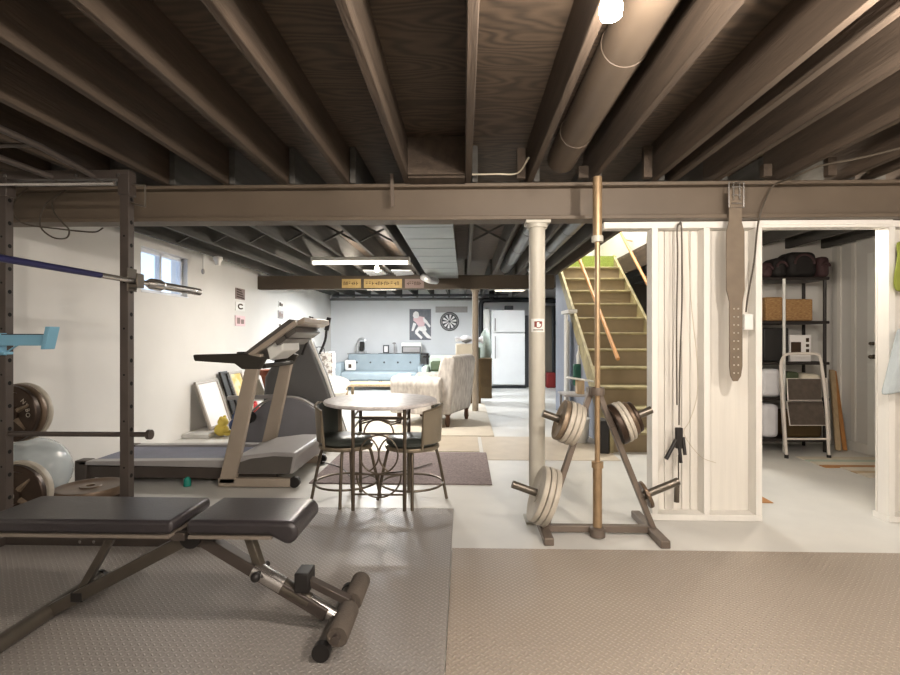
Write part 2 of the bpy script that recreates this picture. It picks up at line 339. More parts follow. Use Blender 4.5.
B().box(SX0+.22, SX1-.16, SY1+.335, SY1+.35, 2.7, 3.4).build('door_panel', 'trim', d2, bevel=.006)

# partition wall on the right (open white studs over a boarded back)
PY = 3.26
PS = [at(p_, 0, 3.26).x for p_ in (652, 704, 756, 889)]
def stud(x, w=.04, par=None): return B().box(x, x+w, PY, PY+.089, .04, 1.885).build('stud', 'trim', par, bevel=.003)
pt = B().box(at(604, 0, 3.26).x, XR-.005, PY, PY+.089, 1.885, 1.927)
part = struct(pt.build('wall_partition', 'trim', bevel=.003))
B().box(PS[0]-.02, PS[2]+.042, PY, PY+.13, 0, .04).build('sill_plate', 'trim', part, bevel=.003)
B().box(PS[3], XR-.005, PY, PY+.13, 0, .04).build('sill_plate', 'trim', part, bevel=.003)
for x in (PS[0], PS[1], PS[2], PS[3], 3.15, 3.6): stud(x, .04, part)
pn = B()
x = PS[0]+.005
while x < PS[1]-.02:
    pn.box(x, x+.052, PY+.091, PY+.108, .04, 1.885); x += .056
pn.build('board', 'panel', part, bevel=.003)
B().box(PS[1]+.04, PS[2]+.04, PY+.091, PY+.108, .04, 1.885).build('board', 'panel', part, bevel=.002)
B().box(PS[3], XR-.01, PY+.091, PY+.108, .04, 1.885).build('board', 'panel', part, bevel=.002)
B().box(PS[2]+.02, PS[3]+.02, PY-.008, PY+.0, 1.90, 1.93).build('head_casing', 'trim', part, bevel=.002)
# storage room walls
struct(B().box(2.6, XR, 5.65, 5.75, 0, ZP-.003).build('wall_storage_back', 'wall', smooth=False))
struct(B().box(2.52, 2.59, 5.12, 5.65, 0, ZJ-.005).build('wall_storage_left', 'wall', smooth=False))
struct(B().box(2.52, XR, 9.3, 9.4, 0, ZJ-.005).build('wall_light_block', 'cabw', smooth=False))  # added wall, keeps far lounge light out of the space beside the stairs
struct(B().box(XR-.02, XR, 3.4, 5.64, 0, .1).build('baseboard_right', 'trim', bevel=.003))
for n, y in ((1, 5.5), (2, 5.3)): struct(B().box(XR-.02, XR, y, y+.05, .1, ZJ).build('trim_%d' % n, 'trim', bevel=.004))
dr = struct(B().box(XR-.035, XR-.022, 4.28, 5.12, .02, 2.02).build('door_1', 'white', bevel=.003))
for z0, z1 in ((.2, .9), (1.05, 1.85)):
    for y0 in (4.36, 4.74): B().box(XR-.045, XR-.035, y0, y0+.3, z0, z1).build('door_panel', 'white', dr, bevel=.008)
for z, r in ((.99, .022), (1.12, .018)):
    p = B().cyl((XR-.05, 5.03, z), (XR-.035, 5.03, z), r).ball((XR-.075, 5.03, z), r*.9)
    p.build('door_knob', 'bronze', dr, label='dark bronze door knob or lock')

# main steel beam
bm = B().box(XL+.002, XR-.002, 3.18, 3.32, 2.14, 2.163).box(XL+.002, XR-.002, 3.236, 3.264, 1.955, 2.14).box(XL+.002, XR-.002, 3.18, 3.32, 1.93, 1.955)
mb = tag(bm.build('steel_beam', 'beam', bevel=.004), 'long taupe painted steel beam crossing the room under the near joists', 'beam')
b2 = B().box(XL+.002, 1.42, 7.9, 8.04, 1.95, 2.163)
tag(b2.build('wooden_beam', 'beamd', bevel=.004), 'dark brown beam further back with three small sign boards on it', 'beam')
# columns
def column(name, x, y, r, z1, label, m='colm'):
    t = thing(name, label, 'column', (x, y, 0))
    B().cyl((x, y, .012), (x, y, z1-.02), r, n=24).build('shaft', m, t)
    B().box(x-r*1.5, x+r*1.5, y-r*1.3, y+r*1.3, z1-.02, z1).build('top_plate', m, t, bevel=.003)
    B().lathe([(r*1.25, z1-.045), (r*1.3, z1-.02)], Matrix.Translation((x, y, 0))).build('collar', m, t)
    B().box(x-r*1.5, x+r*1.5, y-r*1.5, y+r*1.5, 0, .012).build('base_plate', m, t)
    return t
c1 = column('support_column', .472, 3.25, .052, 1.929, 'putty painted round steel column under the main beam, with a white sticker')
st = B(); K = 8
g = [[(.472+.0535*math.sin(a), 3.25-.0535*math.cos(a), z) for z in (1.215, 1.30)] for a in [(-.9+1.8*i/K) for i in range(K+1)]]
sk = st.sheet(g, .001).build('sticker', 'white', c1, label='white warning sticker with dark red symbol')
sy = 3.25-.0548
for p in ((-.016, 1.265, .008, .018), (.016, 1.275, .009, .008)):
    B().box(.472+p[0]-p[2], .472+p[0]+p[2], sy, sy+.006, p[1]-p[3], p[1]+p[3]).build('symbol', 'redb', sk, bevel=.002)
B().ring((.474, sy, 1.262), .02, .003, ax='y', n=20).build('symbol', 'redb', sk)
B().box(.442, .504, sy, sy+.006, 1.226, 1.231).build('symbol', 'ink', sk)
column('support_post', .18, 7.97, .05, 1.949, 'slim brown grey post under the dark far beam, beside the armchair', 'postm')

# ducts and pipes
d = B().cyl((.605, .3, 2.285), (.605, 3.12, 2.285), .088, n=28)
for y in (1.1, 1.9, 2.7): d.ring((.605, y, 2.285), .088, .003, ax='y')
tag(d.build('round_duct', 'ductb'), 'brown painted round duct between near joists, beside the bare bulb', 'duct')
d = B().box(-.56, -.09, 3.4, 7.85, 2.11, 2.163)
for i in range(9): d.box(-.562, -.088, 3.7+i*.5, 3.71+i*.5, 2.107, 2.112)
tag(d.build('flat_duct', 'duct', bevel=.003), 'wide flat galvanised duct panel under joists behind the main beam', 'duct')
for x, lb, r in ((.655, 'grey round duct pipe left of the round column, behind the beam', .085), (1.045, 'grey round duct pipe beside the stairwell, right of the round column', .08)):
    d = B().cyl((x, 4.3, 2.27), (x, 7.85, 2.27), r, n=24)
    for i in range(3): d.ring((x, 5+i, 2.27), r, .004, ax='y')
    tag(d.build('duct_pipe', 'duct'), lb, 'duct')
d = B().tube(curve([(-.62, 7.6, 2.10), (-.58, 7.35, 2.06), (-.5, 7.3, 2.02), (-.42, 7.5, 2.03)], 5), .05, 14)
tag(d.build('flexible_duct', 'silver'), 'short silver foil flexible duct elbow at the end of the flat duct', 'duct')
for i, x in enumerate((-1.42, -1.02)):
    o = B().sheet([[(x, 7.0+.1*j, 2.13-.02*(j % 2)) for j in range(6)], [(x+.27, 7.0+.1*j, 2.12+.02*(j % 2)) for j in range(6)]], .01).build('insulation_sheet', 'silver')
    tag(o, ('left' if i == 0 else 'right') + ' of two silver insulation sheets under joists beyond the strip light', 'insulation', 'insulation sheets')
# black drain pipe by the fridge, pale pipes below the far ceiling
zb = 2.05
p = B().tube(curve([at(481, 341, 12.17), at(481, 320, 12.17), at(481, 306, 12.17), at(483, 301, 12.17), at(490, 300, 12.17), at(530, 300, 12.17), at(556, 301, 12.17)], 5), .055, 12)
p.cyl(at(491.5, 300, 12.17), at(491.5, 291, 12.17), .06)
tag(p.build('drain_pipe', 'pipe'), 'black drain pipe bending above and beside the white fridge', 'pipe')
p = B().tube([at(553, 306, 11.96), at(553.5, 387, 11.96)], .035, 10).tube([at(553.5, 325, 11.96), at(570, 307, 11.96)], .035, 10)
tag(p.build('vent_pipe', 'pipe'), 'black upright pipe with slanted branch on the far panelling right of the round column', 'pipe')
tag(B().cyl((XL+.01, 12.2, 2.11), (3.0, 12.2, 2.11), .03).build('water_pipe', 'duct'), 'pale grey pipe running along the top of the far back wall', 'pipe')
tag(B().box(XL+.3, 1.0, 11.3, 11.45, 2.12, 2.163).build('dark_conduit_board', 'pipe'), 'dark board under the ceiling in front of the far wall pipe', 'board')

# floor coverings
tag(B().box(XL+.3, -.07, -.6, 3.42, .0005, .011).build('rubber_mat', 'rubberL', bevel=.002, smooth=False), 'grey diamond plate rubber mat on the left, under bench and rack', 'mat')
tag(B().box(-.066, 4.0, -.6, 2.78, .0005, .011).build('rubber_mat', 'rubberR', bevel=.002, smooth=False), 'taupe diamond plate rubber mat on the right foreground floor', 'mat')
tag(B().box(-1.25, .225, 4.0, 5.1, .0005, .010).build('area_rug', 'rugg', bevel=.002), 'mauve grey rug on the floor behind the bistro table', 'rug')
tag(B().box(-1.5, .36, 5.95, 8.85, .0005, .014).build('area_rug', 'rugc', bevel=.002), 'large cream rug under the patterned armchair', 'rug')
tag(B().box(-1.6, .16, 5.15, 5.93, .0005, .008).build('floor_runner', 'vinyl', bevel=.001), 'narrow tan runner between the grey rug and cream rug', 'rug')
tag(B().box(.2, 1.5, 4.82, 5.95, .0005, .004).build('vinyl_sheet', 'vinyl'), 'thin tan vinyl floor sheet in front of the stairs', 'floor covering')

# ------------------------------------------------------------------ staircase
RI, RU, Y0 = .2075, .267, 5.2
stt = thing('staircase', 'steep open basement staircase with olive painted treads rising away to upstairs', 'staircase', (2.0, 5.2, 0))
for i in range(11):
    z = RI*(i+1); y = Y0+RU*i
    B().box(1.53, 2.415, y, y+.02, z-RI, z-.03).build('riser', 'riser', stt)
    B().box(1.528, 2.417, y-.03, y+RU+.01, z-.03, z).build('tread', 'tread', stt, bevel=.008)
B().box(1.53, 2.415, Y0+RU*11, Y0+RU*11+.02, 11*RI, 12*RI-.002).build('riser', 'gcarpet', stt, label='green carpeted top riser')
for x in (1.49, 2.417):
    pts = [(Y0-.05, 0), (Y0-.05, .25), (Y0+RU*11.3, RI*12.2), (Y0+RU*11.3, RI*11.5), (Y0+.08, 0)]
    B().prism(pts, (x, 0, 0), (0, 1, 0), (0, 0, 1), (.038, 0, 0)).build('stringer', 'tread', stt, bevel=.003)
B().prism([(Y0+.1, 0), (Y0+.1, .02), (Y0+RU*11.25, RI*11.45), (Y0+RU*11.25, 0)], (1.497, 0, 0), (0, 1, 0), (0, 0, 1), (.025, 0, 0)).build('side_panel', 'sgrey', stt, label='blue grey painted side panel under the stairs')
B().tube([at(575.5, 249, 7.12), at(618, 359, 5.21)], .021, 12).build('handrail', 'rail', stt)
B().tube([(2.38, 7.7, 2.80), (2.38, 6.4, 1.75)], .021, 12).build('handrail', 'rail', stt)
for y in (7.5, 6.7): B().cyl((2.38, y, 2.80-(7.7-y)*.808), (2.50, y, 2.77-(7.7-y)*.808), .008).build('rail_bracket', 'rail', stt)

# ------------------------------------------------------------------ weight plates
def plate_mesh(r, t, style='flat'):
    b = B(); h = t/2
    if style == 'flat': prof = [(.026, -h), (r*.3, -h), (r*.32, -h*.75), (r*.82, -h*.75), (r*.86, -h), (r*.98, -h), (r, -h*.7), (r, h*.7), (r*.98, h), (r*.86, h), (r*.82, h*.75), (r*.32, h*.75), (r*.3, h), (.026, h), (.026, -h)]
    else: prof = [(.026, -h), (r*.28, -h), (r*.3, -h*.2), (r*.76, -h*.2), (r*.8, -h), (r*.97, -h), (r, -h*.7), (r, h*.7), (r*.97, h), (r*.8, h), (r*.76, h*.2), (r*.3, h*.2), (r*.28, h), (.026, h), (.026, -h)]
    n = 40; vs = []; fs = []; k = len(prof)-1
    for (rr, z) in prof[:-1]:
        for j in range(n): a = 2*PI*j/n; vs.append((rr*math.cos(a), rr*math.sin(a), z))
    for i in range(k):
        for j in range(n): q = (i+1) % k; fs.append((i*n+j, i*n+(j+1) % n, q*n+(j+1) % n, q*n+j))
    return b.add(vs, fs)
def plate(c, axis, r, t, m, label, style='flat', group=None, spin=0, name='weight_plate'):
    """plate centred at c; local +z along axis"""
    q = Vector((0, 0, 1)).rotation_difference(Vector(axis).normalized())
    b = plate_mesh(r, t, style); me_o = b.build(name, m)
    me_o.data.transform(Matrix.Translation((0, 0, -t/2)))   # build() put the origin at the base
    me_o.rotation_euler = (q.to_matrix() @ Matrix.Rotation(spin, 3, 'Z')).to_euler(); me_o.location = c
    tag(me_o, label, 'weight plate', group)
    if style == 'spoke':
        h = t/2
        for k in range(5):
            a = 2*PI*k/5
            R = world(me_o) @ Matrix.Rotation(a, 4, 'Z')
            s = B(); s.add([R @ Vector(v) for v in [(r*.26, -r*.11, h*.1), (r*.78, -r*.03, h*.1), (r*.78, r*.03, h*.1), (r*.26, r*.11, h*.1), (r*.26, -r*.05, h*.95), (r*.78, -r*.01, h*.7), (r*.78, r*.01, h*.7), (r*.26, r*.05, h*.95)]], [(0, 3, 2, 1), (4, 5, 6, 7), (0, 1, 5, 4), (1, 2, 6, 5), (2, 3, 7, 6), (3, 0, 4, 7)])
            s.build('spoke', 'plateG', me_o)
    return me_o
# plate storage post behind the rack
t = thing('plate_post', 'dark upright plate storage post behind left rack upright, holding iron plates', 'weight storage', (-3.21, 3.23, 0))
B().box(-3.24, -3.18, 3.2, 3.26, .011, .80).build('post', 'rack', t, bevel=.004)
B().box(-3.26, -3.1, 3.0, 3.3, 0.011, .04).build('foot', 'rack', t, bevel=.004)
B().bar((-3.2, 3.33, .68), (-2.95, 3.33, .68), .04, .05).bar((-3.2, 3.35, .68), (-3.2, 3.22, .68), .04, .05).cyl((-2.97, 3.34, .68), (-2.97, 3.14, .68), .022).build('peg', 'rack', t)
pl = plate((-2.97, 3.2, .68), (.0, -1, 0), .185, .04, 'plateD', 'dark spoked iron plate facing out, hung on post behind left rack upright', 'spoke', spin=.45)
q = world(pl)
for i, ch in enumerate('NYBO'):
    a = .75-.27*i
    mx = q @ Matrix.Rotation(a-.45, 4, 'Z') @ Matrix.Translation((.118, 0, .0085)) @ Matrix.Rotation(-PI/2, 4, 'Z')
    text_mesh(ch, .04, 'lettering', 'plateW', pl, mx)
plate((-2.97, 3.245, .68), (0, -1, 0), .192, .04, 'plateB', 'brown iron plate just behind the spoked plate on the post')
plate((-2.97, 3.295, .68), (0, -1, 0), .195, .035, 'plateW', 'pale rimmed iron plate nearest the post, behind brown plate')
plate((-2.78, 3.0, .205), (.12, -1, .06), .19, .04, 'plateD', 'dark spoked iron plate standing on the mat, below the hung plates', 'spoke', spin=.9)
plate((-2.785, 3.055, .211), (.12, -1, .06), .196, .045, 'plateW', 'pale iron plate leaning behind the standing spoked plate')
for i, (r, t_, m_) in enumerate(((.205, .06, 'plateB'), (.2, .055, 'plateD'), (.205, .055, 'plateB'))):
    lab = ('brown iron plate at the bottom of the flat stack beside the clear ball', 'dark iron plate in the middle of the flat stack beside the clear ball', 'brown iron plate on top of the flat stack beside the clear ball')[i]
    plate((-2.535+.01*i, 3.3, .012+sum((.06, .055, .055)[:i])+t_/2+.001*i), (0, 0, 1), r, t_, m_, lab, group='flat stack of plates')
# exercise ball
t = B().ball((-3.05, 3.45, .237), .235, n=36, m=22)
eb = tag(t.build('exercise_ball', 'ball'), 'translucent blue grey exercise ball against the left wall', 'exercise ball')
B().lathe([(.012, 0), (.014, .006), (.0, .008)], Matrix.Translation((-3.01, 3.227, .28)) @ Matrix.Rotation(PI/2, 4, 'X')).build('plug', 'white', eb)

# ------------------------------------------------------------------ power rack
rk = thing('power_rack', 'charcoal steel power rack with drilled uprights at the left edge', 'power rack', (-2.2, 2.2, .011))
RXA, RXB, RYF, RYN, RT_ = -2.61, -1.905, 2.775, 1.5, .05
for x in (RXA, RXB):
    for y in (RYF, RYN):
        up = B().box(x-.025, x+.025, y-.025, y+.025, .05, 2.07).build('upright', 'rack', rk, bevel=.003)
        if y == RYN: continue
        for i in range(14):
            z = .27+.13*i
            B().cyl((x+.0255, y, z), (x+.0235, y, z), .012, n=14).build('pin_hole', 'hole', up)
            if i % 2: B().cyl((x, y-.0255, z+.05), (x, y-.0235, z+.05), .006, n=8).build('pin_hole', 'hole', up)
B().box(-2.8, -1.46, RYF-.03, RYF+.03, .011, .06).build('base_rail', 'rack', rk, bevel=.003)
B().box(-2.8, -1.52, RYN-.03, RYN+.03, .011, .06).build('base_rail', 'rack', rk, bevel=.003)
B().box(RXA-.03, RXA+.03, RYN+.03, RYF-.03, .011, .06).build('side_rail', 'rack', rk, bevel=.003)
for x in (-2.15, -2.07): B().cyl((x, RYF-.036, .036), (x, RYF-.03, .036), .009).build('bolt', 'chrome', rk)
B().box(RXA-.025, RXB+.03, RYF-.03, RYF+.03, 2.07, 2.12).build('top_beam', 'rack', rk, bevel=.003)
B().cyl((RXA+.03, RYF-.06, 2.035), (RXB-.03, RYF-.06, 2.035), .012).build('cross_bar', 'chrome', rk, label='pale metal cross bar')
for x in (-2.58, -2.32, -2.17, -1.93): B().cyl((x, RYF-.036, 2.088), (x, RYF-.03, 2.088), .011).build('bolt', 'chrome', rk)
B().box(RXB-.033, RXB+.033, RYF-.032, RYF+.032, 1.98, 2.10).build('corner_bracket', 'rack', rk, bevel=.003)
B().box(RXA-.033, RXA+.033, RYF-.032, RYF+.032, 1.98, 2.10).build('corner_bracket', 'rack', rk, bevel=.003)
B().tube([(-2.07, RYF, 2.08), (-2.12, 2.45, 2.135), (-2.12, 1.55, 2.135)], .016, 10).build('pull_up_bar', 'rack', rk)
B().tube([(-2.31, RYF, 2.08), (-2.46, 2.42, 2.13), (-2.46, 1.55, 2.13)], .016, 10).build('pull_up_bar', 'rack', rk)
B().cyl((-2.46, 2.42, 2.133), (-2.12, 2.42, 2.137), .012).build('pull_up_bar', 'rack', rk)
B().tube([(-1.88, RYF, 2.04), (-1.80, RYF, 2.04), (-1.80, RYF, 1.92), (-1.88, RYF, 1.94)], .006, 8).build('hook', 'gun', rk)
# j-cup holding the bar, blue spotter arm, long pin
B().box(-1.88, -1.83, RYF-.03, RYF+.03, 1.46, 1.48).box(-1.835, -1.825, RYF-.03, RYF+.03, 1.46, 1.54).box(-1.88, -1.874, RYF-.04, RYF+.04, 1.44, 1.57).build('j_cup', 'gun', rk, bevel=.002)
a = at(4, 333, RYF-.06); z = a.z
blu = B().box(-2.575, -2.305, RYF-.085, RYF-.035, 1.135, 1.195).build('spotter_arm', 'blue', rk, bevel=.003, label='light blue spotter arm with upturned lip')
B().box(-2.56, -2.335, RYF-.08, RYF-.04, 1.195, 1.2).build('arm_liner', 'black', blu)
B().prism([(-2.325, 1.115), (-2.30, 1.115), (-2.27, 1.24), (-2.298, 1.24)], (0, RYF-.095, 0), (1, 0, 0), (0, 0, 1), (0, .07, 0)).build('arm_lip', 'blue', blu, bevel=.003)
B().box(-2.595, -2.582, RYF-.1, RYF-.02, 1.08, 1.205).box(-2.582, -2.535, RYF-.09, RYF-.03, 1.085, 1.10).build('arm_bracket', 'blue', blu, bevel=.003)
B().bar((-2.56, RYF-.06, 1.09), (-2.48, RYF-.06, 1.14), .01, .006).build('arm_brace', 'blue', blu)
B().cyl((RXA, RYF, .632), (-1.77, RYF, .632), .014).cyl((-1.785, RYF, .632), (-1.765, RYF, .632), .028).build('safety_pin', 'rack', rk, label='long dark safety pin with a round stop')
# barbell in the rack
by, bz, bx = 2.93, 1.52, -1.856
bz = 1.498
t = thing('barbell', 'navy barbell with steel sleeve resting across the power rack', 'barbell', (bx, 2.1, bz))
B().cyl((bx, 1.35, bz), (bx, 2.50, bz), .0155).build('grip', 'bluebar', t, label='navy blue middle of the bar')
B().cyl((bx, 2.50, bz), (bx, 2.9, bz), .0145).build('shaft', 'chrome', t)
B().cyl((bx, 2.92, bz), (bx, 3.0, bz), .034, .034).cyl((bx, 2.88, bz), (bx, 2.92, bz), .018, .034).cyl((bx, 3.0, bz), (bx, 3.03, bz), .034, .026).build('collar', 'chrome', t)
B().cyl((bx, 3.03, bz), (bx, 3.45, bz), .025).build('sleeve', 'chrome', t)
B().cyl((bx, 1.30, bz), (bx, 1.35, bz), .034).build('collar', 'chrome', t)
B().cyl((bx, .88, bz), (bx, 1.30, bz), .025).build('sleeve', 'chrome', t)

# ------------------------------------------------------------------ weight bench
bn = thing('weight_bench', 'adjustable black padded weight bench with foam rollers in the foreground', 'weight bench', (-1.1, 2.05, .011))
yc = 2.05; hw = .15; PZ = .415
def pad(prof, name):
    return B().prism(prof, (0, yc-hw, 0), (1, 0, 0), (0, 0, 1), (0, 2*hw, 0)).build(name, 'leather', bn, bevel=.018, seg=4)
pad([(-1.90, PZ), (-1.145, PZ), (-1.125, PZ+.02), (-1.13, PZ+.055), (-1.90, PZ+.055)], 'back_pad')
arc = [(-.685+.045*math.cos(a), PZ+.012+.045*math.sin(a)) for a in [PI/2-PI*i/8 for i in range(9)]]
pad([(-1.075, PZ), (-1.075, PZ+.057)]+arc+[(-.75, PZ)], 'seat_pad')
for x0, x1, nm in ((-1.89, -1.14, 'pad_board'), (-1.065, -.74, 'pad_board')):
    B().box(x0, x1, yc-hw-.001, yc+hw+.001, PZ-.012, PZ).build(nm, 'piping', bn)
J = Vector((-1.12, yc, .36)); RF = Vector((-1.71, yc-.02, .05)); FFt = Vector((-.50, yc-.05, .05))
B().bar(J, RF, .045, .05).build('rear_leg', 'gun', bn, bevel=.004)
B().tube([(-1.72, yc-.30, .045), (-1.72, yc+.26, .045)], .032, 16).build('rear_foot', 'gun', bn)
for y in (yc-.32, yc+.26): B().cyl((-1.72, y, .045), (-1.72, y+.02, .045), .034).build('end_cap', 'black', bn, label='black rubber end cap')
B().bar((-1.44, yc, .40), (-1.60, yc-.01, .115), .03, .03).build('rear_strut', 'gun', bn, bevel=.003)
B().box(-1.62, -1.57, yc-.04, yc+.04, .09, .13).build('strut_clamp', 'black', bn, bevel=.004)
B().cyl(J+Vector((0, -.04, .0)), J+Vector((0, .04, 0)), .045).bar(J+Vector((-.09, 0, .03)), J+Vector((.1, 0, .0)), .06, .04).build('pivot', 'black', bn, bevel=.003)
B().bar((-1.75, yc-.1, .395), (-1.1, yc-.1, .395), .025, .03).bar((-1.75, yc+.1, .395), (-1.1, yc+.1, .395), .025, .03).build('pad_rail', 'rack', bn)
B().bar(J+Vector((.03, 0, -.01)), FFt+Vector((-.05, 0, .02)), .05, .05).build('front_leg', 'rack', bn, bevel=.004)
dd = (FFt-J)
for a, b_, r in ((.42, .62, .034), (.6, .8, .030), (.78, .97, .026)):
    B().cyl(J+dd*a, J+dd*b_, r).build('telescoping_tube', 'chrome' if a != .6 else 'gun', bn)
B().bar((-.90, yc-.01, .405), (-.83, yc-.02, .22), .035, .035).build('seat_strut', 'gun', bn, bevel=.003)
B().cyl((-.83, yc-.07, .225), (-.83, yc+.04, .225), .012).ball((-.83, yc-.08, .225), .02).build('pop_pin', 'black', bn)
B().box(-.68, -.62, yc-.07, yc+.02, .155, .235).build('roller_bracket', 'black', bn, bevel=.006)
B().bar((-.65, yc-.03, .20), (-.46, yc-.05, .12), .035, .03).build('roller_arm', 'rack', bn, bevel=.003)
B().cyl((-.455, yc-.29, .105), (-.455, yc+.18, .105), .014).build('roller_axle', 'rack', bn)
for y in (yc-.27, yc-.03):
    B().lathe([(.016, 0), (.036, 0), (.04, .006), (.04, .18), (.036, .186), (.016, .186)], Matrix.Translation((-.455, y, .105)) @ Matrix.Rotation(-PI/2, 4, 'X'), 24).build('foam_roller', 'foam', bn)
B().cyl((-.515, yc-.24, .045), (-.515, yc+.16, .045), .028).build('front_foot', 'gun', bn)
for y in (yc-.27, yc+.16): B().cyl((-.515, y, .045), (-.515, y+.03, .045), .033).build('end_cap', 'black', bn, label='black rubber end cap')

# ------------------------------------------------------------------ treadmill
tm = thing('treadmill', 'folding treadmill with champagne uprights and grey motor hood by the left wall', 'treadmill', (-2.1, 4.2, 0))
ty0, ty1 = 3.93, 4.62
B().box(-3.05, -1.8, ty0+.1, ty1-.1, .10, .165).build('deck', 'tdark', tm, bevel=.004)
B().box(-3.04, -1.75, ty0+.09, ty1-.09, .166, .176).build('belt', 'belt', tm, bevel=.003)
for y in (ty0, ty1-.09): B().prism([(-3.1, .155), (-3.1, .185), (-1.72, .205), (-1.72, .14)], (0, y, 0), (1, 0, 0), (0, 0, 1), (0, .09, 0)).build('side_rail', 'tgrey', tm, bevel=.006)
for y in (ty0+.02, ty1-.06): B().box(-3.09, -1.5, y, y+.04, .05, .14).build('frame_rail', 'rack', tm, bevel=.004)
for y in (ty0, ty1-.1): B().box(-3.13, -3.03, y, y+.1, .02, .19).build('rear_cap', 'rack', tm, bevel=.008)
B().cyl((-3.06, ty0+.09, .135), (-2.96, ty1-.09, .135), .035).build('roller', 'rack', tm)
B().lathe([(.028, .005), (.026, .055), (.014, .075)], Matrix.Translation((-2.19, ty0-.03, 0))).build('leveling_foot', 'teal', tm, label='teal levelling foot')
hp = [(-1.90, .19), (-1.75, .245), (-1.5, .275), (-1.33, .275), (-1.31, .25), (-1.35, .10), (-1.86, .10)]
hood = B().prism(hp, (0, ty0-.03, 0), (1, 0, 0), (0, 0, 1), (0, ty1-ty0+.06, 0)).build('motor_hood', 'tgrey', tm, bevel=.02, seg=3)
B().prism([(-1.80, .185), (-1.68, .225), (-1.5, .245), (-1.345, .24), (-1.37, .11), (-1.79, .11)], (0, ty0-.04, 0), (1, 0, 0), (0, 0, 1), (0, .012, 0)).build('hood_side', 'tdark', hood, bevel=.006)
for y in (ty0-.06, ty1+.0):
    B().box(-1.93, -1.36, y, y+.055, .008, .075).build('base_foot', 'tan', tm, bevel=.006)
    B().prism([(-1.93, .03), (-1.80, .03), (-1.585, 1.05), (-1.69, 1.05)], (0, y, 0), (1, 0, 0), (0, 0, 1), (0, .055, 0)).build('upright', 'tan', tm, bevel=.008)
    B().cyl((-1.33, y+.005, .045), (-1.33, y+.045, .045), .043).build('wheel', 'black', tm, bevel=.004)
    pf = [(-2.13, 1.045), (-2.12, .995), (-1.80, .975), (-1.74, .93), (-1.60, .93), (-1.55, 1.02), (-1.72, 1.055)]
    B().prism(pf, (0, y-.005, 0), (1, 0, 0), (0, 0, 1), (0, .06, 0)).build('handrail', 'handle', tm, bevel=.012, seg=3)
cu, cv = Vector((.42, 0, .30)).normalized(), Vector((-.30, 0, .42)).normalized()
co = Vector((-1.76, ty0-.05, .98)); W = ty1-ty0+.1
cons = B().prism([(0, 0), (.52, .0), (.54, .03), (.52, .055), (0, .045)], co, cu, cv, (0, W, 0)).build('console', 'tdark', tm, bevel=.01)
B().prism([(.02, -.015), (.54, -.015), (.55, .02), (.02, .02)], co+Vector((0, -.004, 0)), cu, cv, (0, .05, 0)).build('console_side', 'tan', cons, bevel=.004)
for a, b_ in ((.30, .36), (.40, .46)):
    B().prism([(a, -.05), (b_+.03, -.05), (b_+.03, -.004), (a, -.004)], co+Vector((0, .06, 0)), cu, cv, (0, W-.12, 0)).build('console_rib', 'tdark', cons, bevel=.006)
B().prism([(.16, -.1), (.30, -.1), (.36, -.003), (.2, -.003)], co+Vector((0, .12, 0)), cu, cv, (0, .4, 0)).build('console_tray', 'white', cons, bevel=.01)
B().prism([(.5, .0), (.58, -.02), (.6, .02), (.5, .03)], co+Vector((0, .1, 0)), cu, cv, (0, W-.05, 0)).build('console_lip', 'tan', cons, bevel=.006)
B().cyl((-1.6, ty0+.02, .95), (-1.6, ty1-.02, .95), .02).build('cross_bar', 'handle', tm)
# power lead
tag(B().tube(curve([(-1.28, 4.5, .05), (-1.1, 4.45, .012), (-.9, 4.1, .012), (-.75, 4.25, .012), (-.5, 4.35, .02), (-.3, 4.6, .02)], 6), .006, 6).build('extension_cable', 'cord'), 'dark power cord on the floor running from the treadmill under the bistro table', 'cord')

# elliptical behind
el = thing('elliptical_trainer', 'grey elliptical trainer with rounded flywheel shroud behind the treadmill', 'exercise machine', (-1.9, 5.3, 0))
half = [(.5*math.cos(a)*.9, .52*math.sin(a)) for a in [PI*i/16 for i in range(17)]]
B().prism([(-1.77+p[0], .05+p[1]) for p in half], (0, 5.1, 0), (1, 0, 0), (0, 0, 1), (0, .16, 0)).build('flywheel_shroud', 'disc', el, bevel=.02, seg=3)
B().ring((-1.77, 5.11, .1), .47, .012, ax='y', a0=0.1, a1=PI-.1).build('shroud_trim', 'tgrey', el)
B().prism([(-2.15, .08), (-2.1, .75), (-1.85, 1.17), (-1.63, 1.17), (-1.45, .75), (-1.22, .08)], (0, 5.38, 0), (1, 0, 0), (0, 0, 1), (0, .22, 0)).build('rear_shroud', 'fin', el, bevel=.03, seg=3)
B().tube([(-1.60, 5.37, 1.17), (-1.43, 5.37, .76), (-1.20, 5.37, .10)], .016, 8).build('shroud_trim', 'white', el)
B().cyl((-2.13, 5.1, .36), (-2.13, 5.03, .36), .06).bar((-2.13, 5.05, .36), (-2.13, 5.05, .55), .03, .03).build('crank', 'black', el)
B().bar((-2.35, 5.05, .56), (-1.85, 5.05, .58), .05, .04).build('pedal_arm', 'tgrey', el, bevel=.006)
for y in (5.2, 5.5): B().box(-2.4, -1.1, y-.03, y+.03, 0.0, .08).build('base', 'tdark', el, bevel=.006)
for x, y in ((-1.56, 5.2), (-1.44, 5.45)):
    B().tube(curve([(x-.1, y+.1, 1.0), (x-.02, y+.02, 1.15), (x, y, 1.26)], 4), .014, 8).tube([(x, y, 1.26), (x+.03, y, 1.40)], .024, 10).build('handle', 'black', el)
el.location.x -= .07
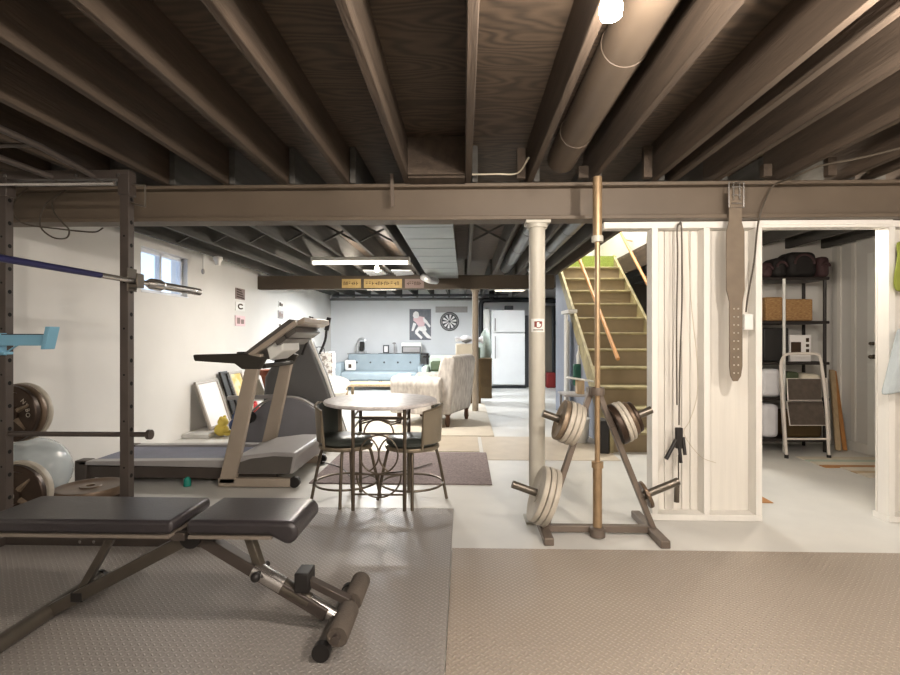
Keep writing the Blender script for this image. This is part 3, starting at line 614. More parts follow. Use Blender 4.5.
# terracotta pot, pictures, toys
t = thing('flower_pot', 'terracotta flower pot on a pale stand seen between the treadmill uprights', 'flower pot', (-2.35, 6.05, .0))
B().lathe([(.09, .48), (.15, .72), (.17, .73), (.17, .79), (.14, .79), (.13, .72), (.08, .5)], Matrix.Translation((-2.3, 6.0, 0))).build('pot', 'terracotta', t)
B().box(-2.52, -2.08, 5.8, 6.2, .44, .48).build('stand_top', 'white', t, bevel=.004)
for sx, sy_ in ((-2.5, 5.82), (-2.1, 5.82), (-2.5, 6.18), (-2.1, 6.18)): B().box(sx-.015, sx+.015, sy_-.015, sy_+.015, 0, .44).build('stand_leg', 'white', t)
B().bar((-2.44, 5.92, .48), (-2.54, 5.9, .74), .012, .13).build('card', 'cream', t)
o = thing('framed_picture', 'teal framed print standing on a white cabinet beyond the flower pot', 'picture', (-2.65, 8.0, .64))
B().bar((-2.65, 7.98, .65), (-2.7, 8.03, 1.06), .5, .02, (0, 1, 0)).build('frame', 'white', o, bevel=.003)
B().bar((-2.64, 7.965, .69), (-2.687, 8.01, 1.02), .42, .012, (0, 1, 0)).build('print', 'tealp', o)
tag(B().box(-2.85, -2.3, 7.85, 8.2, 0, .64).build('side_cabinet', 'white', bevel=.006), 'white side cabinet under the teal print, hidden behind the treadmill uprights', 'cabinet')
def leaning(name, label, y0, y1, h, x0, fm, pm, z0=0.03):
    """frame leaning on the left wall: foot at x0, top at the wall"""
    t = thing(name, label, 'picture', (x0, (y0+y1)/2, z0))
    a = Vector((x0, 0, z0)); b_ = Vector((XL+.03, 0, z0+h)); u = (b_-a).normalized(); n = Vector((u.z, 0, -u.x)); L = (b_-a).length
    f = B()
    for (s0, s1, l0, l1) in ((y0, y1, 0, .035), (y0, y1, L-.035, L), (y0, y0+.035, .035, L-.035), (y1-.035, y1, .035, L-.035)):
        f.prism([(s0, l0), (s1, l0), (s1, l1), (s0, l1)], a, (0, 1, 0), u, n*.03)
    f.build('frame', fm, t, bevel=.003)
    B().prism([(y0+.03, .03), (y1-.03, .03), (y1-.03, L-.03), (y0+.03, L-.03)], a+n*.006, (0, 1, 0), u, n*.008).build('print', pm, t)
    return t
led = tag(B().box(XL+.002, -2.98, 5.75, 7.8, 0, .05).build('floor_ledge', 'wall', bevel=.006), 'low white ledge along the left wall carrying leaning pictures', 'ledge')
leaning('framed_picture', 'silver framed white print, leftmost of the pictures leaning on the left wall', 5.95, 6.5, .58, -3.08, 'frameg', 'picw', .055)
leaning('framed_picture', 'narrow black panel leaning on the left wall between white and yellow prints', 6.56, 6.76, .66, -3.06, 'black', 'darkbox', .055)
leaning('framed_picture', 'yellow print in silver frame leaning on the left wall beside the black panel', 6.8, 7.2, .64, -3.06, 'frameg', 'picy', .055)
def plush(x, y, z, s, m, label):
    t = thing('plush_toy', label, 'toy', (x, y, z), group='plush toys')
    B().ball((x, y, z+s*.5), s*.55, s*.5, s*.5).build('body', m, t)
    B().ball((x+s*.2, y-s*.15, z+s*1.15), s*.4).build('head', m, t)
    for k in (-1, 1):
        B().ball((x+s*.2, y-s*.15+k*s*.3, z+s*1.5), s*.14).build('ear', m, t)
        B().ball((x+s*.6, y+k*s*.35, z+s*.25), s*.3, s*.16, s*.16).build('leg', m, t)
plush(-2.90, 5.9, .002, .15, 'ptoy', 'yellow plush toy at the front of the toy pile by the leaning pictures')
plush(-2.86, 6.2, .002, .16, 'btoy', 'navy plush toy right of the yellow one on the floor')
plush(-2.62, 6.28, .002, .12, 'rtoy', 'small red plush toy lying at the right of the toy pile')
plush(-2.84, 6.6, .002, .2, 'rtoy', 'larger red plush toy behind the navy one')
plush(-2.88, 7.15, .002, .19, 'crtoy', 'cream plush toy at the back of the toy pile')
# white pod chair and floral box behind the bistro set
pc = thing('tub_chair', 'rounded white moulded chair behind the bistro table, left of blue sofa', 'chair', (-1.95, 7.0, 0))
g = []
for i in range(13):
    a = PI*.05+PI*1.0*i/12; r0, r1 = .26, .34
    top = .5+.12*math.sin(a)
    g.append([(-1.95+r*math.cos(a), 7.0+r*math.sin(a)*.9, z) for r, z in ((r0*.8, .34), (r0, .42), (.3, .5), (r1, top))])
B().sheet(g, .02).build('shell', 'white', pc)
B().lathe([(.1, .34), (.27, .36), (.3, .42), (.27, .45), (.02, .43)], Matrix.Translation((-1.95, 7.0, 0))).build('seat', 'white', pc)
for a in (PI/4, 3*PI/4, 5*PI/4, 7*PI/4): B().cyl((-1.95+.16*math.cos(a), 7+.16*math.sin(a), .36), (-1.95+.25*math.cos(a), 7+.25*math.sin(a), 0), .014).build('leg', 'chrome', pc)
bx_ = thing('gift_bag', 'white floral patterned bag standing between white chair and blue sofa', 'bag', (-2.5, 9.0, 0))
B().box(-2.78, -2.33, 8.8, 9.0, .35, .92).build('bag_body', 'floral', bx_, bevel=.01)
B().tube(curve([(-2.65, 8.79, .9), (-2.63, 8.78, 1.0), (-2.49, 8.78, 1.0), (-2.47, 8.79, .9)], 5), .008, 6).build('bag_handle', 'dgrey', bx_)
tag(B().box(-2.9, -2.25, 8.65, 9.05, 0.0, .345).build('white_stool_box', 'floral', bevel=.02), 'low floral covered box under the patterned bag', 'box')

# ------------------------------------------------------------------ bistro table and stools
TX, TY = -.593, 3.56
tb = thing('bistro_table', 'round speckled top bistro table on dark bronze legs with scrollwork', 'table', (TX, TY, 0))
B().lathe([(.02, .712), (.385, .712), (.398, .716), (.402, .726), (.398, .737), (.385, .74), (.02, .74)], Matrix.Translation((TX, TY, 0)), 48).build('table_top', 'marble', tb)
L4 = [(-.75, 3.36), (-.40, 3.36), (-.79, 3.80), (-.42, 3.80)]
for x, y in L4: B().cyl((x, y, .0115 if y < 3.42 else 0), (x, y, .712), .013, n=12).build('leg', 'bronze', tb)
for (a, b_) in ((0, 1), (2, 3), (0, 2), (1, 3)):
    r_ = B()
    for z in ((.64, .53, .12) if a == 0 and b_ == 1 else (.64, .56)):
        r_.cyl((*L4[a], z), (*L4[b_], z), .007, n=8)
    r_.build('rail', 'bronze', tb)
sc = B(); cx, cy = -.575, 3.36
sc.ring((cx, cy, .39), .13, .006, ax='y').ring((cx, cy, .25), .15, .006, ax='y', a0=PI, a1=2*PI)
sc.ring((cx-.13, cy, .39), .13, .006, ax='y', a0=-PI/3, a1=PI/3).ring((cx+.13, cy, .39), .13, .006, ax='y', a0=PI*2/3, a1=PI*4/3)
sc.ring((cx, cy, .53), .10, .006, ax='y', a0=0, a1=PI)
sc.cyl((-.75, cy, .255), (-.4, cy, .255), .006, n=8).cyl((cx, cy, .1), (cx, cy, .26), .006, n=8)
sc.build('scrollwork', 'bronze', tb)
# wine rack of rods under the top
wr = B()
for z in (.60, .585): wr.tube(curve([(-.72, 3.42, z), (-.6, 3.47, z+.02), (-.5, 3.42, z), (-.44, 3.47, z+.01)], 5), .006, 6)
wr.build('bottle_rack', 'bronze', tb)
def make_stool():
    t = thing('bistro_stool', 'x', 'stool', (0, 0, 0), group='bistro stools')
    R = .19
    B().lathe([(.02, .41), (.17, .41), (.188, .425), (.19, .445), (.17, .465), (.1, .474), (.02, .476)]).build('seat', 'green_vinyl', t)
    B().lathe([(.15, .385), (.193, .385), (.197, .395), (.193, .41), (.15, .41)]).build('seat_ring', 'bronzeL', t)
    for k in range(4):
        a = PI/2*k+.2
        c, s_ = math.cos(a), math.sin(a)
        B().tube(curve([(.08*c, .08*s_, .385), (.15*c, .15*s_, .375), (.185*c, .185*s_, .33), (.25*c, .25*s_, 0.006)], 5), .0115, 10).build('leg', 'bronze', t)
    B().ring((0, 0, .13), .223, .008).build('foot_ring', 'bronze', t)
    g = []; gi = []
    for i in range(15):                                        # backrest wraps the -x side
        a = PI-1.0+2.0*i/14; e = abs(i-7)/7
        g.append([((R+.012+.015*k)*math.cos(a), (R+.012+.015*k)*math.sin(a), .44+k*(.26-.035*e)) for k in (0, .33, .66, 1)])
    bkr = B().sheet(g, .014).build('backrest', 'backv', t, label='curved taupe vinyl back shell')
    g2 = [[(p[0]*.93, p[1]*.93, p[2]) for p in r] for r in g[1:-1]]
    B().sheet(g2, .012).build('back_cushion', 'green_vinyl', bkr)
    top = [Vector(r[-1]) for r in g]
    lo0 = Vector((R*math.cos(PI-1.0), R*math.sin(PI-1.0), .40)); lo1 = Vector((lo0.x, -lo0.y, .40))
    B().tube([lo0]+top+[lo1], .011, 8).build('back_frame', 'bronzeL', t)
    return t
s1 = make_stool(); s2 = dup(s1)
s1.location = (-.86, 3.63, 0); s1.rotation_euler = (0, 0, -.14); s1['label'] = 'bistro stool left of the table, its curved back on the left'
s2.location = (-.375, 3.62, 0); s2.rotation_euler = (0, 0, PI-.1); s2['label'] = 'bistro stool right of the table, its taupe back on the right'

# ------------------------------------------------------------------ armchair (local: faces -x)
ac = thing('armchair', 'cream patterned armchair with rolled arms on the cream rug', 'armchair', (0, 0, 0))
def rollarm(y):
    pr = [(y-.10, .16), (y+.08, .16), (y+.08, .50)]+[(y+.115*math.cos(a), .55+.1*math.sin(a)) for a in [(-.3+(PI+.6)*i/12) for i in range(13)]]+[(y-.10, .48)]
    B().prism(pr, (-.47, 0, 0), (0, 1, 0), (0, 0, 1), (.72, 0, 0)).build('arm', 'armch', ac, bevel=.015)
rollarm(-.38); rollarm(.38)
B().box(-.44, .3, -.30, .30, .14, .34).build('seat_base', 'armch', ac, bevel=.02)
B().box(-.48, .18, -.285, .285, .335, .47).build('seat_cushion', 'armch', ac, bevel=.04, seg=4)
B().prism([(.14, .16), (.14, .5), (.22, .86), (.27, .93), (.40, .93), (.44, .86), (.36, .16)], (0, -.40, 0), (1, 0, 0), (0, 0, 1), (0, .80, 0)).build('backrest', 'armch', ac, bevel=.035, seg=4)
for x in (-.40, .31):
    for y in (-.35, .35): B().lathe([(.022, 0), (.035, .05), (.03, .14), (.045, .16)], Matrix.Translation((x, y, 0)), 12).build('leg', 'wood', ac)
ac.location = (-.38, 6.95, .015); ac.rotation_euler = (0, 0, -.36)
# sofa
so = thing('sofa', 'pale blue tufted futon sofa against the far back wall', 'sofa', (-1.85, 11.4, 0))
B().box(-2.72, -1.02, 10.95, 11.6, .22, .42).build('seat', 'sofa', so, bevel=.05, seg=4)
B().prism([(11.55, .38), (11.66, .80), (11.80, .80), (11.72, .30)], (-2.72, 0, 0), (0, 1, 0), (0, 0, 1), (1.7, 0, 0)).build('backrest', 'sofa', so, bevel=.03, seg=3)
for x in (-2.87, -1.02): B().box(x, x+(.15 if x < -2 else .1), 10.98, 11.75, .2, .62 if x < -2 else .55).build('arm', 'sofa', so, bevel=.03, seg=3)
for x in (-2.5, -2.18, -1.86, -1.54, -1.25): B().ball((x, 11.60, .6), .022).build('tuft_button', 'dgrey', so)
for x in (-2.7, -1.0):
    for y in (11.02, 11.6): B().cyl((x, y, 0), (x, y, .22), .022).build('leg', 'black', so)
cp = thing('throw_pillow', 'small white pillow with a dark mark at the left end of the blue sofa', 'pillow', (-2.75, 10.9, .6))
B().box(-2.70, -2.45, 11.22, 11.32, .425, .67).build('pillow_body', 'white', cp, bevel=.04, seg=4)
B().box(-2.61, -2.54, 11.212, 11.22, .49, .58).build('pillow_mark', 'ink', cp, bevel=.003)
ct = thing('coffee_table', 'low pale wooden coffee table in front of the blue sofa', 'table', (-1.45, 9.8, 0))
B().box(-2.3, -1.0, 9.5, 10.1, .24, .29).build('table_top', 'lwood', ct, bevel=.006)
for x in (-2.25, -1.05):
    for y in (9.55, 10.05): B().box(x-.025, x+.025, y-.025, y+.025, 0, .24).build('leg', 'lwood', ct)
tag(B().box(-1.3, -1.05, 9.6, 9.9, .291, .46).build('paper_box', 'cream', bevel=.006), 'cream box standing on the low coffee table', 'box')
# console table behind
cs = thing('console_table', 'narrow black console table behind the right part of the blue sofa', 'table', (-1.3, 12, 0))
B().box(-2.05, -.95+.1, 11.86, 12.2, .77, .80).build('table_top', 'black', cs)
B().box(-.97, -.8, 11.86, 12.2, .70, .74).build('side_shelf', 'black', cs)
for x in (-2.02, -.88):
    for y in (11.9, 12.16): B().box(x-.015, x+.015, y-.015, y+.015, 0, .77).build('leg', 'black', cs)
def fr_(name, label, px, py0, py1, wpx, Y, fm, pm):
    a = at(px, py1, Y); b_ = at(px+wpx, py0, Y); a.z = .801
    t = thing(name, label, 'picture frame', (a.x, Y, a.z)); B().box(a.x, b_.x, Y, Y+.03, a.z, b_.z).build('frame', fm, t, bevel=.004)
    B().box(a.x+.03, b_.x-.03, Y-.004, Y, a.z+.03, b_.z-.03).build('print', pm, t)
fr_('photo_frame', 'small dark photo frame at the left end of the black console', 383, 345, 354, 6, 12.0, 'dgrey', 'picw')
t = thing('mini_oven', 'white box with black framed front on the black console', 'appliance', (-1.3, 12, .8))
B().box(-1.5, -1.02, 11.95, 12.15, .801, 1.06).build('housing', 'white', t, bevel=.01)
B().box(-1.49, -1.03, 11.94, 11.95, .81, .97).build('front_frame', 'dgrey', t)
B().box(-1.46, -1.06, 11.934, 11.94, .83, .95).build('front_window', 'tgrey', t)
t = thing('candle_stand', 'thin grey candle stand on the console beside the photo frame', 'ornament', (-1.7, 12, .8))
B().lathe([(.05, .801), (.045, .81), (.01, .82), (.01, 1.02), (.05, 1.03), (.03, 1.06)], Matrix.Translation((-1.68, 12.0, 0))).build('stand', 'tgrey', t)
t = thing('coffee_maker', 'black and silver coffee maker standing behind the blue sofa back', 'appliance', (-2.3, 12, .8))
a = at(361, 355, 12.0)
B().box(a.x-.13, a.x+.13, 11.9, 12.15, .801, .84).build('base', 'silver', t, bevel=.01)
B().tube(curve([(a.x-.1, 12.05, .83), (a.x-.1, 12.05, 1.0), (a.x-.06, 12.05, 1.13), (a.x+.05, 12.05, 1.15), (a.x+.1, 12.05, 1.10)], 5), .025, 8).build('body', 'silver', t)
B().box(a.x-.03, a.x+.07, 11.98, 12.1, .86, 1.08).build('jug', 'black', t, bevel=.02)
t = thing('side_table', 'small grey side table behind the blue sofa under the coffee maker', 'table', (a.x, 12.0, 0))
B().box(a.x-.3, a.x+.2, 11.85, 12.2, .78, .80).build('table_top', 'tgrey', t)
for x in (-.27, .17): B().box(a.x+x-.015, a.x+x+.015, 11.9, 11.93, 0, .78).build('leg', 'tgrey', t)
# pale loveseat with dark green cushions at the right, behind the armchair
lv = thing('loveseat', 'pale sage loveseat behind the armchair, holding two dark green cushions', 'sofa', (-.3, 10.9, 0))
B().box(-.78, .06, 10.5, 11.2, .12, .42).build('seat', 'lgreen', lv, bevel=.04, seg=3)
B().box(-.78, .06, 11.2, 11.4, .12, .78).build('backrest', 'lgreen', lv, bevel=.05, seg=3)
for x in (-.89, .06): B().box(x, x+.11, 10.5, 11.4, .02, .56).build('arm', 'lgreen', lv, bevel=.03, seg=3)
for i, x in enumerate((-.74, -.34)):
    o = B().box(x, x+.36, 11.02, 11.18, .43, .66).build('cushion', 'dkgreen', bevel=.06, seg=4)
    tag(o, ('left' if i == 0 else 'right') + ' one of two dark green cushions on the pale loveseat', 'cushion', 'dark green cushions')
# storage pile behind the armchair
t = tag(B().box(-.13, .30, 8.9, 9.3, 0, .80).build('wooden_chest', 'boxbrown', bevel=.01), 'brown wooden chest behind the armchair back, under the cream box', 'box')
tag(B().box(-.15, .18, 8.95, 9.25, .801, 1.07).build('lidded_box', 'cream', bevel=.02), 'cream box stacked on the brown chest behind the armchair', 'box')
tag(B().box(.19, .29, 8.95, 9.25, .801, 1.0).build('small_box', 'dkgreen', bevel=.01), 'small olive box beside the cream box on the brown chest', 'box')
g = [[(-.17+.52*i/9, 8.92+.36*j/5, 1.09+.035*math.sin(i*1.7+j)+.05*math.sin(j*.9)*math.sin(i*.5)+.055) for j in range(6)] for i in range(10)]
tag(B().sheet(g, .05).build('folded_blanket', 'sheet', sub=1), 'rumpled white blanket lying on the cream box behind the armchair', 'blanket')
tag(B().box(.28, .54, 9.7, 10.1, 0, .78).build('wooden_crate', 'boxbrown', bevel=.01), 'tall brown cabinet right of the far post, under the grey bag', 'cabinet')
g = B().lathe([(.02, .781), (.11, .785), (.13, .9), (.12, 1.1), (.08, 1.25), (.04, 1.33), (.01, 1.34)], Matrix.Translation((.42, 9.9, 0)), 18)
gb = g.build('laundry_bag', 'graygreen'); tag(gb, 'grey green cloth bag slumped on the brown cabinet by the fridge', 'bag')
# fridge
fg = thing('refrigerator', 'white top freezer refrigerator on a dark stand against the far wall', 'refrigerator', (1.05, 12, 0))
fx0, fx1 = at(493, 380, 11.65).x, at(525, 380, 11.65).x
B().box(fx0-.03, fx1, 11.72, 12.25, .05, 1.83).build('cabinet', 'fridge', fg, bevel=.01)
B().box(fx0, fx1, 11.64, 11.72, .08, 1.28).build('door', 'fridge', fg, bevel=.012)
B().box(fx0, fx1, 11.64, 11.72, 1.30, 1.82).build('freezer_door', 'fridge', fg, bevel=.012)
for z0, z1 in ((.7, 1.2), (1.34, 1.62)): B().tube(curve([(fx0+.05, 11.64, z0), (fx0+.05, 11.59, z0+.05), (fx0+.05, 11.59, z1-.05), (fx0+.05, 11.64, z1)], 4), .013, 8).build('handle', 'tgrey', fg)
B().box(fx0-.03, fx1+.02, 11.63, 12.25, 0, .05).build('stand', 'pipe', fg, label='black stand under the fridge')
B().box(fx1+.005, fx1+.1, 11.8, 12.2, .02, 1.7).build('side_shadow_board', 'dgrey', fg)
p0 = at(505, 310, 12.0)
tag(B().box(p0.x-.02, p0.x+.18, 11.8, 12.0, 1.831, 1.93).build('black_radio', 'pipe', bevel=.01), 'small black radio standing on top of the white fridge', 'radio')
t = thing('water_heater', 'slim white cylinder tank beside the left side of the fridge', 'water heater', (.545, 11.95, 0))
B().lathe([(.07, .0), (.085, .04), (.085, 1.8), (.06, 1.86), (.01, 1.88)], Matrix.Translation((.545, 11.95, 0))).build('tank', 'white', t)
# far utility panelling
t = thing('utility_closet', 'tall grey brown boarded closet on the far wall right of the round column', 'cabinet', (2.2, 12.1, 0))
B().box(1.93, 2.7, 12.05, 12.28, 0, 1.95).build('carcass', 'cabw', t, bevel=.004)
for k in range(3): B().box(1.95+.25*k, 2.18+.25*k, 12.02, 12.05, .05, 1.9).build('door', 'cabw', t, bevel=.004)
tag(B().box(1.93, 2.15, 11.75, 11.95, 0, .36).build('red_canister', 'red', bevel=.03, seg=3), 'red plastic container on the floor in front of the far closet', 'container')
t = thing('plastic_bottle', 'pale plastic bottle on the floor beside the red container', 'bottle', (2.22, 11.4, 0))
B().lathe([(.07, 0), (.075, .02), (.075, .3), (.03, .38), (.03, .42)], Matrix.Translation((2.18, 11.4, 0))).build('bottle', 'white', t)
# clutter under / beside the stairs
t = thing('bifold_door', 'white folded panel door leaning by the side of the stairs', 'door panel', (1.6, 7.0, 0))
B().box(1.39, 1.415, 6.85, 7.0, 0.0, 1.50).build('panel', 'white', t, bevel=.003)
B().bar((1.445, 7.02, 0), (1.445, 7.02, 1.4), .03, .14).build('panel', 'white', t, bevel=.003)
B().box(1.37, 1.485, 6.6, 7.1, 1.505, 1.55).build('rail', 'white', t)
sp = thing('hanging_bottle_bag', 'dark green pouch hanging on the stair side panel', 'pouch', (1.5, 6.2, .7))
c_ = at(578.5, 375, 6.5)
B().box(c_.x-.07, c_.x+.055, 6.45, 6.53, .56, .84).build('pouch', 'green', sp, bevel=.02, seg=3)
B().lathe([(.028, .84), (.03, .95), (.012, 1.02), (.012, 1.08)], Matrix.Translation((c_.x, 6.49, 0)), 12).build('nozzle', 'white', sp)
wb = thing('folding_work_table', 'small pale work table with tools beside the stairs', 'table', (1.25, 5.6, 0))
B().box(1.10, 1.47, 5.5, 5.9, .53, .55).build('table_top', 'tgrey', wb, bevel=.004)
for x in (1.13, 1.44):
    for y in (5.53, 5.87): B().box(x-.012, x+.012, y-.012, y+.012, 0, .53).build('leg', 'tgrey', wb)
tag(B().box(1.26, 1.34, 5.6, 5.7, .551, .70).build('wooden_block', 'lwood', bevel=.004), 'small brown wooden block standing on the work table', 'block')
o = B().bar((1.17, 5.65, .73), (1.45, 5.7, .685), .1, .02)
tag(o.build('white_tray', 'white', bevel=.004), 'white tray tilted across the wooden block', 'tray')
t = thing('bucket', 'white bucket on the floor under the work table', 'bucket', (1.25, 5.7, 0))
B().lathe([(.1, 0), (.13, .26), (.137, .27), (.125, .27), (.095, .02), (.01, .02)], Matrix.Translation((1.29, 5.7, 0))).build('pail', 'white', t)
B().ring((1.29, 5.7, .265), .13, .004, ax='x', a0=-.9, a1=PI+.9).build('bucket_handle', 'gun', t)
tag(B().box(1.38, 1.47, 5.1, 5.3, 0, .34).build('black_toolbox', 'darkbox', bevel=.012), 'black upright case on the floor at the foot of the stairs', 'case')

# ------------------------------------------------------------------ plate tree with standing barbell
tr = thing('plate_tree', 'brown grey A frame plate tree on the pale floor, barbell in front', 'weight storage', (.81, 3.04, 0))
AP = Vector((.785, 3.04, .86)); LB = Vector((.492, 3.04, .03)); RB = Vector((1.137, 3.04, .03))
B().bar(AP+Vector((-.02, 0, 0)), LB, .032, .045, (0, 1, 0)).build('leg', 'treeS', tr, bevel=.004)
B().bar(AP+Vector((.02, 0, 0)), RB, .032, .045, (0, 1, 0)).build('leg', 'treeS', tr, bevel=.004)
B().bar(LB, RB, .045, .04).build('base_bar', 'treeS', tr, bevel=.004)
for x, dy0, dy1 in ((.482, -.2, .2), (1.125, -.22, .28)): B().box(x-.028, x+.028, 3.04+dy0, 3.04+dy1, 0.0, .045).build('foot', 'treeS', tr, bevel=.006)
B().box(.745, .825, 3.0, 3.08, .83, .88).build('apex_plate', 'treeS', tr, bevel=.006)
B().lathe([(.04, .84), (.043, .86), (.04, .885), (.029, .885), (.029, .84)], Matrix.Translation((.79, 2.985, 0))).build('bar_collar', 'treeS', tr)
B().lathe([(.045, .005), (.045, .05), (.03, .055)], Matrix.Translation((.79, 2.985, 0))).build('bar_socket', 'treeS', tr)
uL = (LB-AP).normalized(); uR = (RB-AP).normalized()
oL = Vector((uL.z, 0, -uL.x)); oL = oL if oL.x < 0 else -oL
oR = Vector((uR.z, 0, -uR.x)); oR = oR if oR.x > 0 else -oR
def legpt(A, Bp, z): k = (A.z-z)/(A.z-Bp.z); return A.lerp(Bp, k)
specs = [(legpt(AP, LB, .64), oL, .245), (legpt(AP, LB, .20), oL, .275), (legpt(AP, RB, .64), oR, .27), (legpt(AP, RB, .22), oR, .25)]
for p, o_, L in specs: B().cyl(p, p+o_*L, .023, n=18).build('peg', 'gun', tr)
def stack(p, o_, start, items):
    d_ = start
    for (r, t_, m_, lab) in items:
        plate(p+o_*(d_+t_/2), o_, r, t_, m_, lab, group=None); d_ += t_+.004
stack(specs[0][0], oL, .017, [(.125, .026, 'plateW', 'pale plate closest to the leg on the upper left peg of the plate tree'), (.13, .028, 'plateW', 'second pale plate from the leg on the upper left peg'), (.13, .028, 'plateW', 'third pale plate from the leg on the upper left peg'), (.125, .03, 'plateG', 'brown grey plate outermost on the upper left peg of the plate tree')])
stack(specs[1][0], oL, .024, [(.175, .03, 'plateW', 'large pale plate closest to the leg on the lower left peg'), (.175, .03, 'plateW', 'large pale plate in the middle of the lower left peg'), (.17, .03, 'plateW', 'large pale plate outermost on the lower left peg')])
stack(specs[2][0], oR, .03, [(.125, .034, 'plateD', 'dark plate closest to the leg on the upper right peg'), (.125, .022, 'plateW', 'first pale plate on the upper right peg, next to the dark plate'), (.12, .022, 'plateW', 'second pale plate on the upper right peg'), (.105, .024, 'plateB', 'brown plate beside the pale ones on the upper right peg'), (.095, .022, 'plateD', 'small dark plate outermost on the upper right peg')])
stack(specs[3][0], oR, .03, [(.082, .02, 'plateB', 'small brown plate alone on the lower right peg of the plate tree')])
bb_ = thing('barbell', 'tan worn barbell standing upright in the plate tree', 'barbell', (.79, 2.985, .056))
def vc(z0, z1, r, nm, m_='brass'): return B().cyl((.79, 2.985, z0), (.79, 2.985, z1), r, n=20).build(nm, m_, bb_)
vc(.06, .41, .0265, 'sleeve'); vc(.41, .445, .034, 'collar'); vc(.445, 1.745, .0155, 'shaft'); vc(1.745, 1.78, .034, 'collar', 'colm'); vc(1.78, 2.13, .0265, 'sleeve')
# ------------------------------------------------------------------ belt, cords on partition
bt = thing('weightlifting_belt', 'wide tan leather weightlifting belt hanging from the beam', 'belt', (1.72, 3.15, .9))
cxb = at(735, 300, 3.15).x; z = lambda y: at(735, y, 3.15).z
prof = [(190, 6), (222, 6.2), (232, 8.8), (290, 8.8), (302, 6.3), (366, 6.2), (376, 5), (381, 2.2)]
hw_ = .0063
gg = [[(cxb+k*w_*hw_, 3.145+.004*math.sin(i), z(y)) for k in (-1, -.5, 0, .5, 1)] for i, (y, w_) in enumerate(prof)]
B().sheet(gg, .008).build('strap', 'leatherb', bt)
bk = B(); zt = z(183); zb_ = z(208)
bk.tube([(cxb-.045, 3.135, zb_), (cxb-.045, 3.135, zt), (cxb+.045, 3.135, zt), (cxb+.045, 3.135, zb_)], .005, 8, closed=True)
for k in range(3): bk.cyl((cxb-.03, 3.13, zt-.03-.05*k), (cxb+.03, 3.13, zt-.03-.05*k), .004)
for k in (-.018, .018): bk.cyl((cxb+k, 3.132, zt-.01), (cxb+k, 3.128, zt-.11), .004)
B().cyl((cxb, 3.12, zt-.01), (cxb, 3.18, zt-.01), .005).build('hook', 'gun', bt)
bk.build('buckle', 'chrome', bt, label='double prong steel buckle')
for i in range(9):
    for k in (-.013, .013): B().ball((cxb+k, 3.1375, z(309+8*i)), .0055, n=8, m=6).build('rivet', 'plateW', bt)
ny = 3.225
t = thing('cable_attachment', 'looped dark cable with black triceps handles hanging on the left stud bay', 'cable', (1.33, 3.24, .6))
tp = at(680, 224, ny)
B().tube(curve([at(677, 405, ny), at(676.5, 330, ny), at(677.5, 260, ny), at(677, 230, ny), at(679, 224, ny), at(681.5, 230, ny), at(682, 300, ny), at(680, 360, ny), at(679, 425, ny)], 6), .005, 8).build('cable', 'cord', t)
B().box(at(675, 0, ny).x, at(682, 0, ny).x, ny-.02, ny+.01, at(0, 444, ny).z, at(0, 424, ny).z).build('connector', 'black', t, bevel=.006)
for a, b_, r in (((676, 440), (666, 459), .013), ((683, 437), (685, 455), .011), ((679, 444), (681, 463), .010)):
    B().cyl(at(*a, ny-.01), at(*b_, ny-.03), r).build('handle', 'black', t)
B().cyl(at(678.5, 455, ny), at(678.5, 484, ny), .004).build('cord', 'cord', t)
B().cyl(at(677, 484, ny), at(676.5, 502, ny), .016).build('stop', 'cord', t)
tag(B().cyl(tp+Vector((0, -.02, 0)), tp+Vector((0, .05, 0)), .004).build('nail', 'gun'), 'nail in the white top plate carrying the looped cable', 'nail')
t = tag(B().tube(curve([at(688, 230, ny), at(691, 300, ny+.02), at(697, 360, ny+.03), at(697, 395, ny+.02), at(690, 420, ny), at(684, 434, ny-.01), at(700, 456, ny), at(716, 463, ny)], 6), .0022, 6).build('thin_wire', 'cordl'), 'thin pale wire loop hanging beside the black handles', 'wire')
oc = thing('plug_in_cable', 'cable draped over the beam down to a white plug box on the stud', 'cable', (1.84, 3.24, 1.2))
B().tube(curve([at(905, 147, 2.5), at(860, 158, 2.66), at(820, 166, 2.82), at(792, 178, 3.0), at(776, 184, 3.13), at(769, 192, 3.15), at(760, 215, 3.15), at(757, 232, 3.2), at(754, 262, 3.23), at(748, 295, 3.235), at(746, 312, 3.235)], 6), .0055, 8).build('cable', 'cord', oc)
a = at(742, 330, 3.24); b_ = at(751, 314, 3.24)
B().box(a.x, b_.x, 3.21, 3.258, a.z, b_.z).build('plug_box', 'white', oc, bevel=.006)
# cable coils on the beam, left
cc = B().tube(curve([at(60, 193, 3.13), at(45, 205, 3.12), at(40, 225, 3.1), at(52, 237, 3.1), at(66, 238, 3.1), at(69, 230, 3.1), at(62, 222, 3.1), at(54, 212, 3.12), at(53, 200, 3.12), at(66, 190, 3.12)], 6), .005, 8)
tag(cc.build('cable_loop', 'cord'), 'dark cable loop hanging in front of the beam between rack uprights', 'cable')
cc = B().tube(curve([at(28, 188, 3.14), at(15, 200, 3.14), at(13, 213, 3.15), at(25, 224, 3.15), at(60, 229, 3.16), at(78, 231, 3.16), at(95, 232, 3.16), at(103, 228, 3.16)], 6), .005, 8)
tag(cc.build('cable_loop', 'cord'), 'dark cable sagging along the lower edge of the beam at far left', 'cable')
cc = B().tube(curve([(.05, 3.1, 2.19), (.2, 3.08, 2.185), (.33, 3.08, 2.19), (.385, 2.98, 2.25)], 6), .005, 8)
tag(cc.build('loose_cable', 'cordl'), 'pale loose cable lying on the beam left of the round column', 'cable')
a = at(392, 207, 3.17); o = B().bar((a.x, 3.168, 2.22), (a.x+.005, 3.165, a.z), .02, .012)  # narrow brown grey strip against the beam face
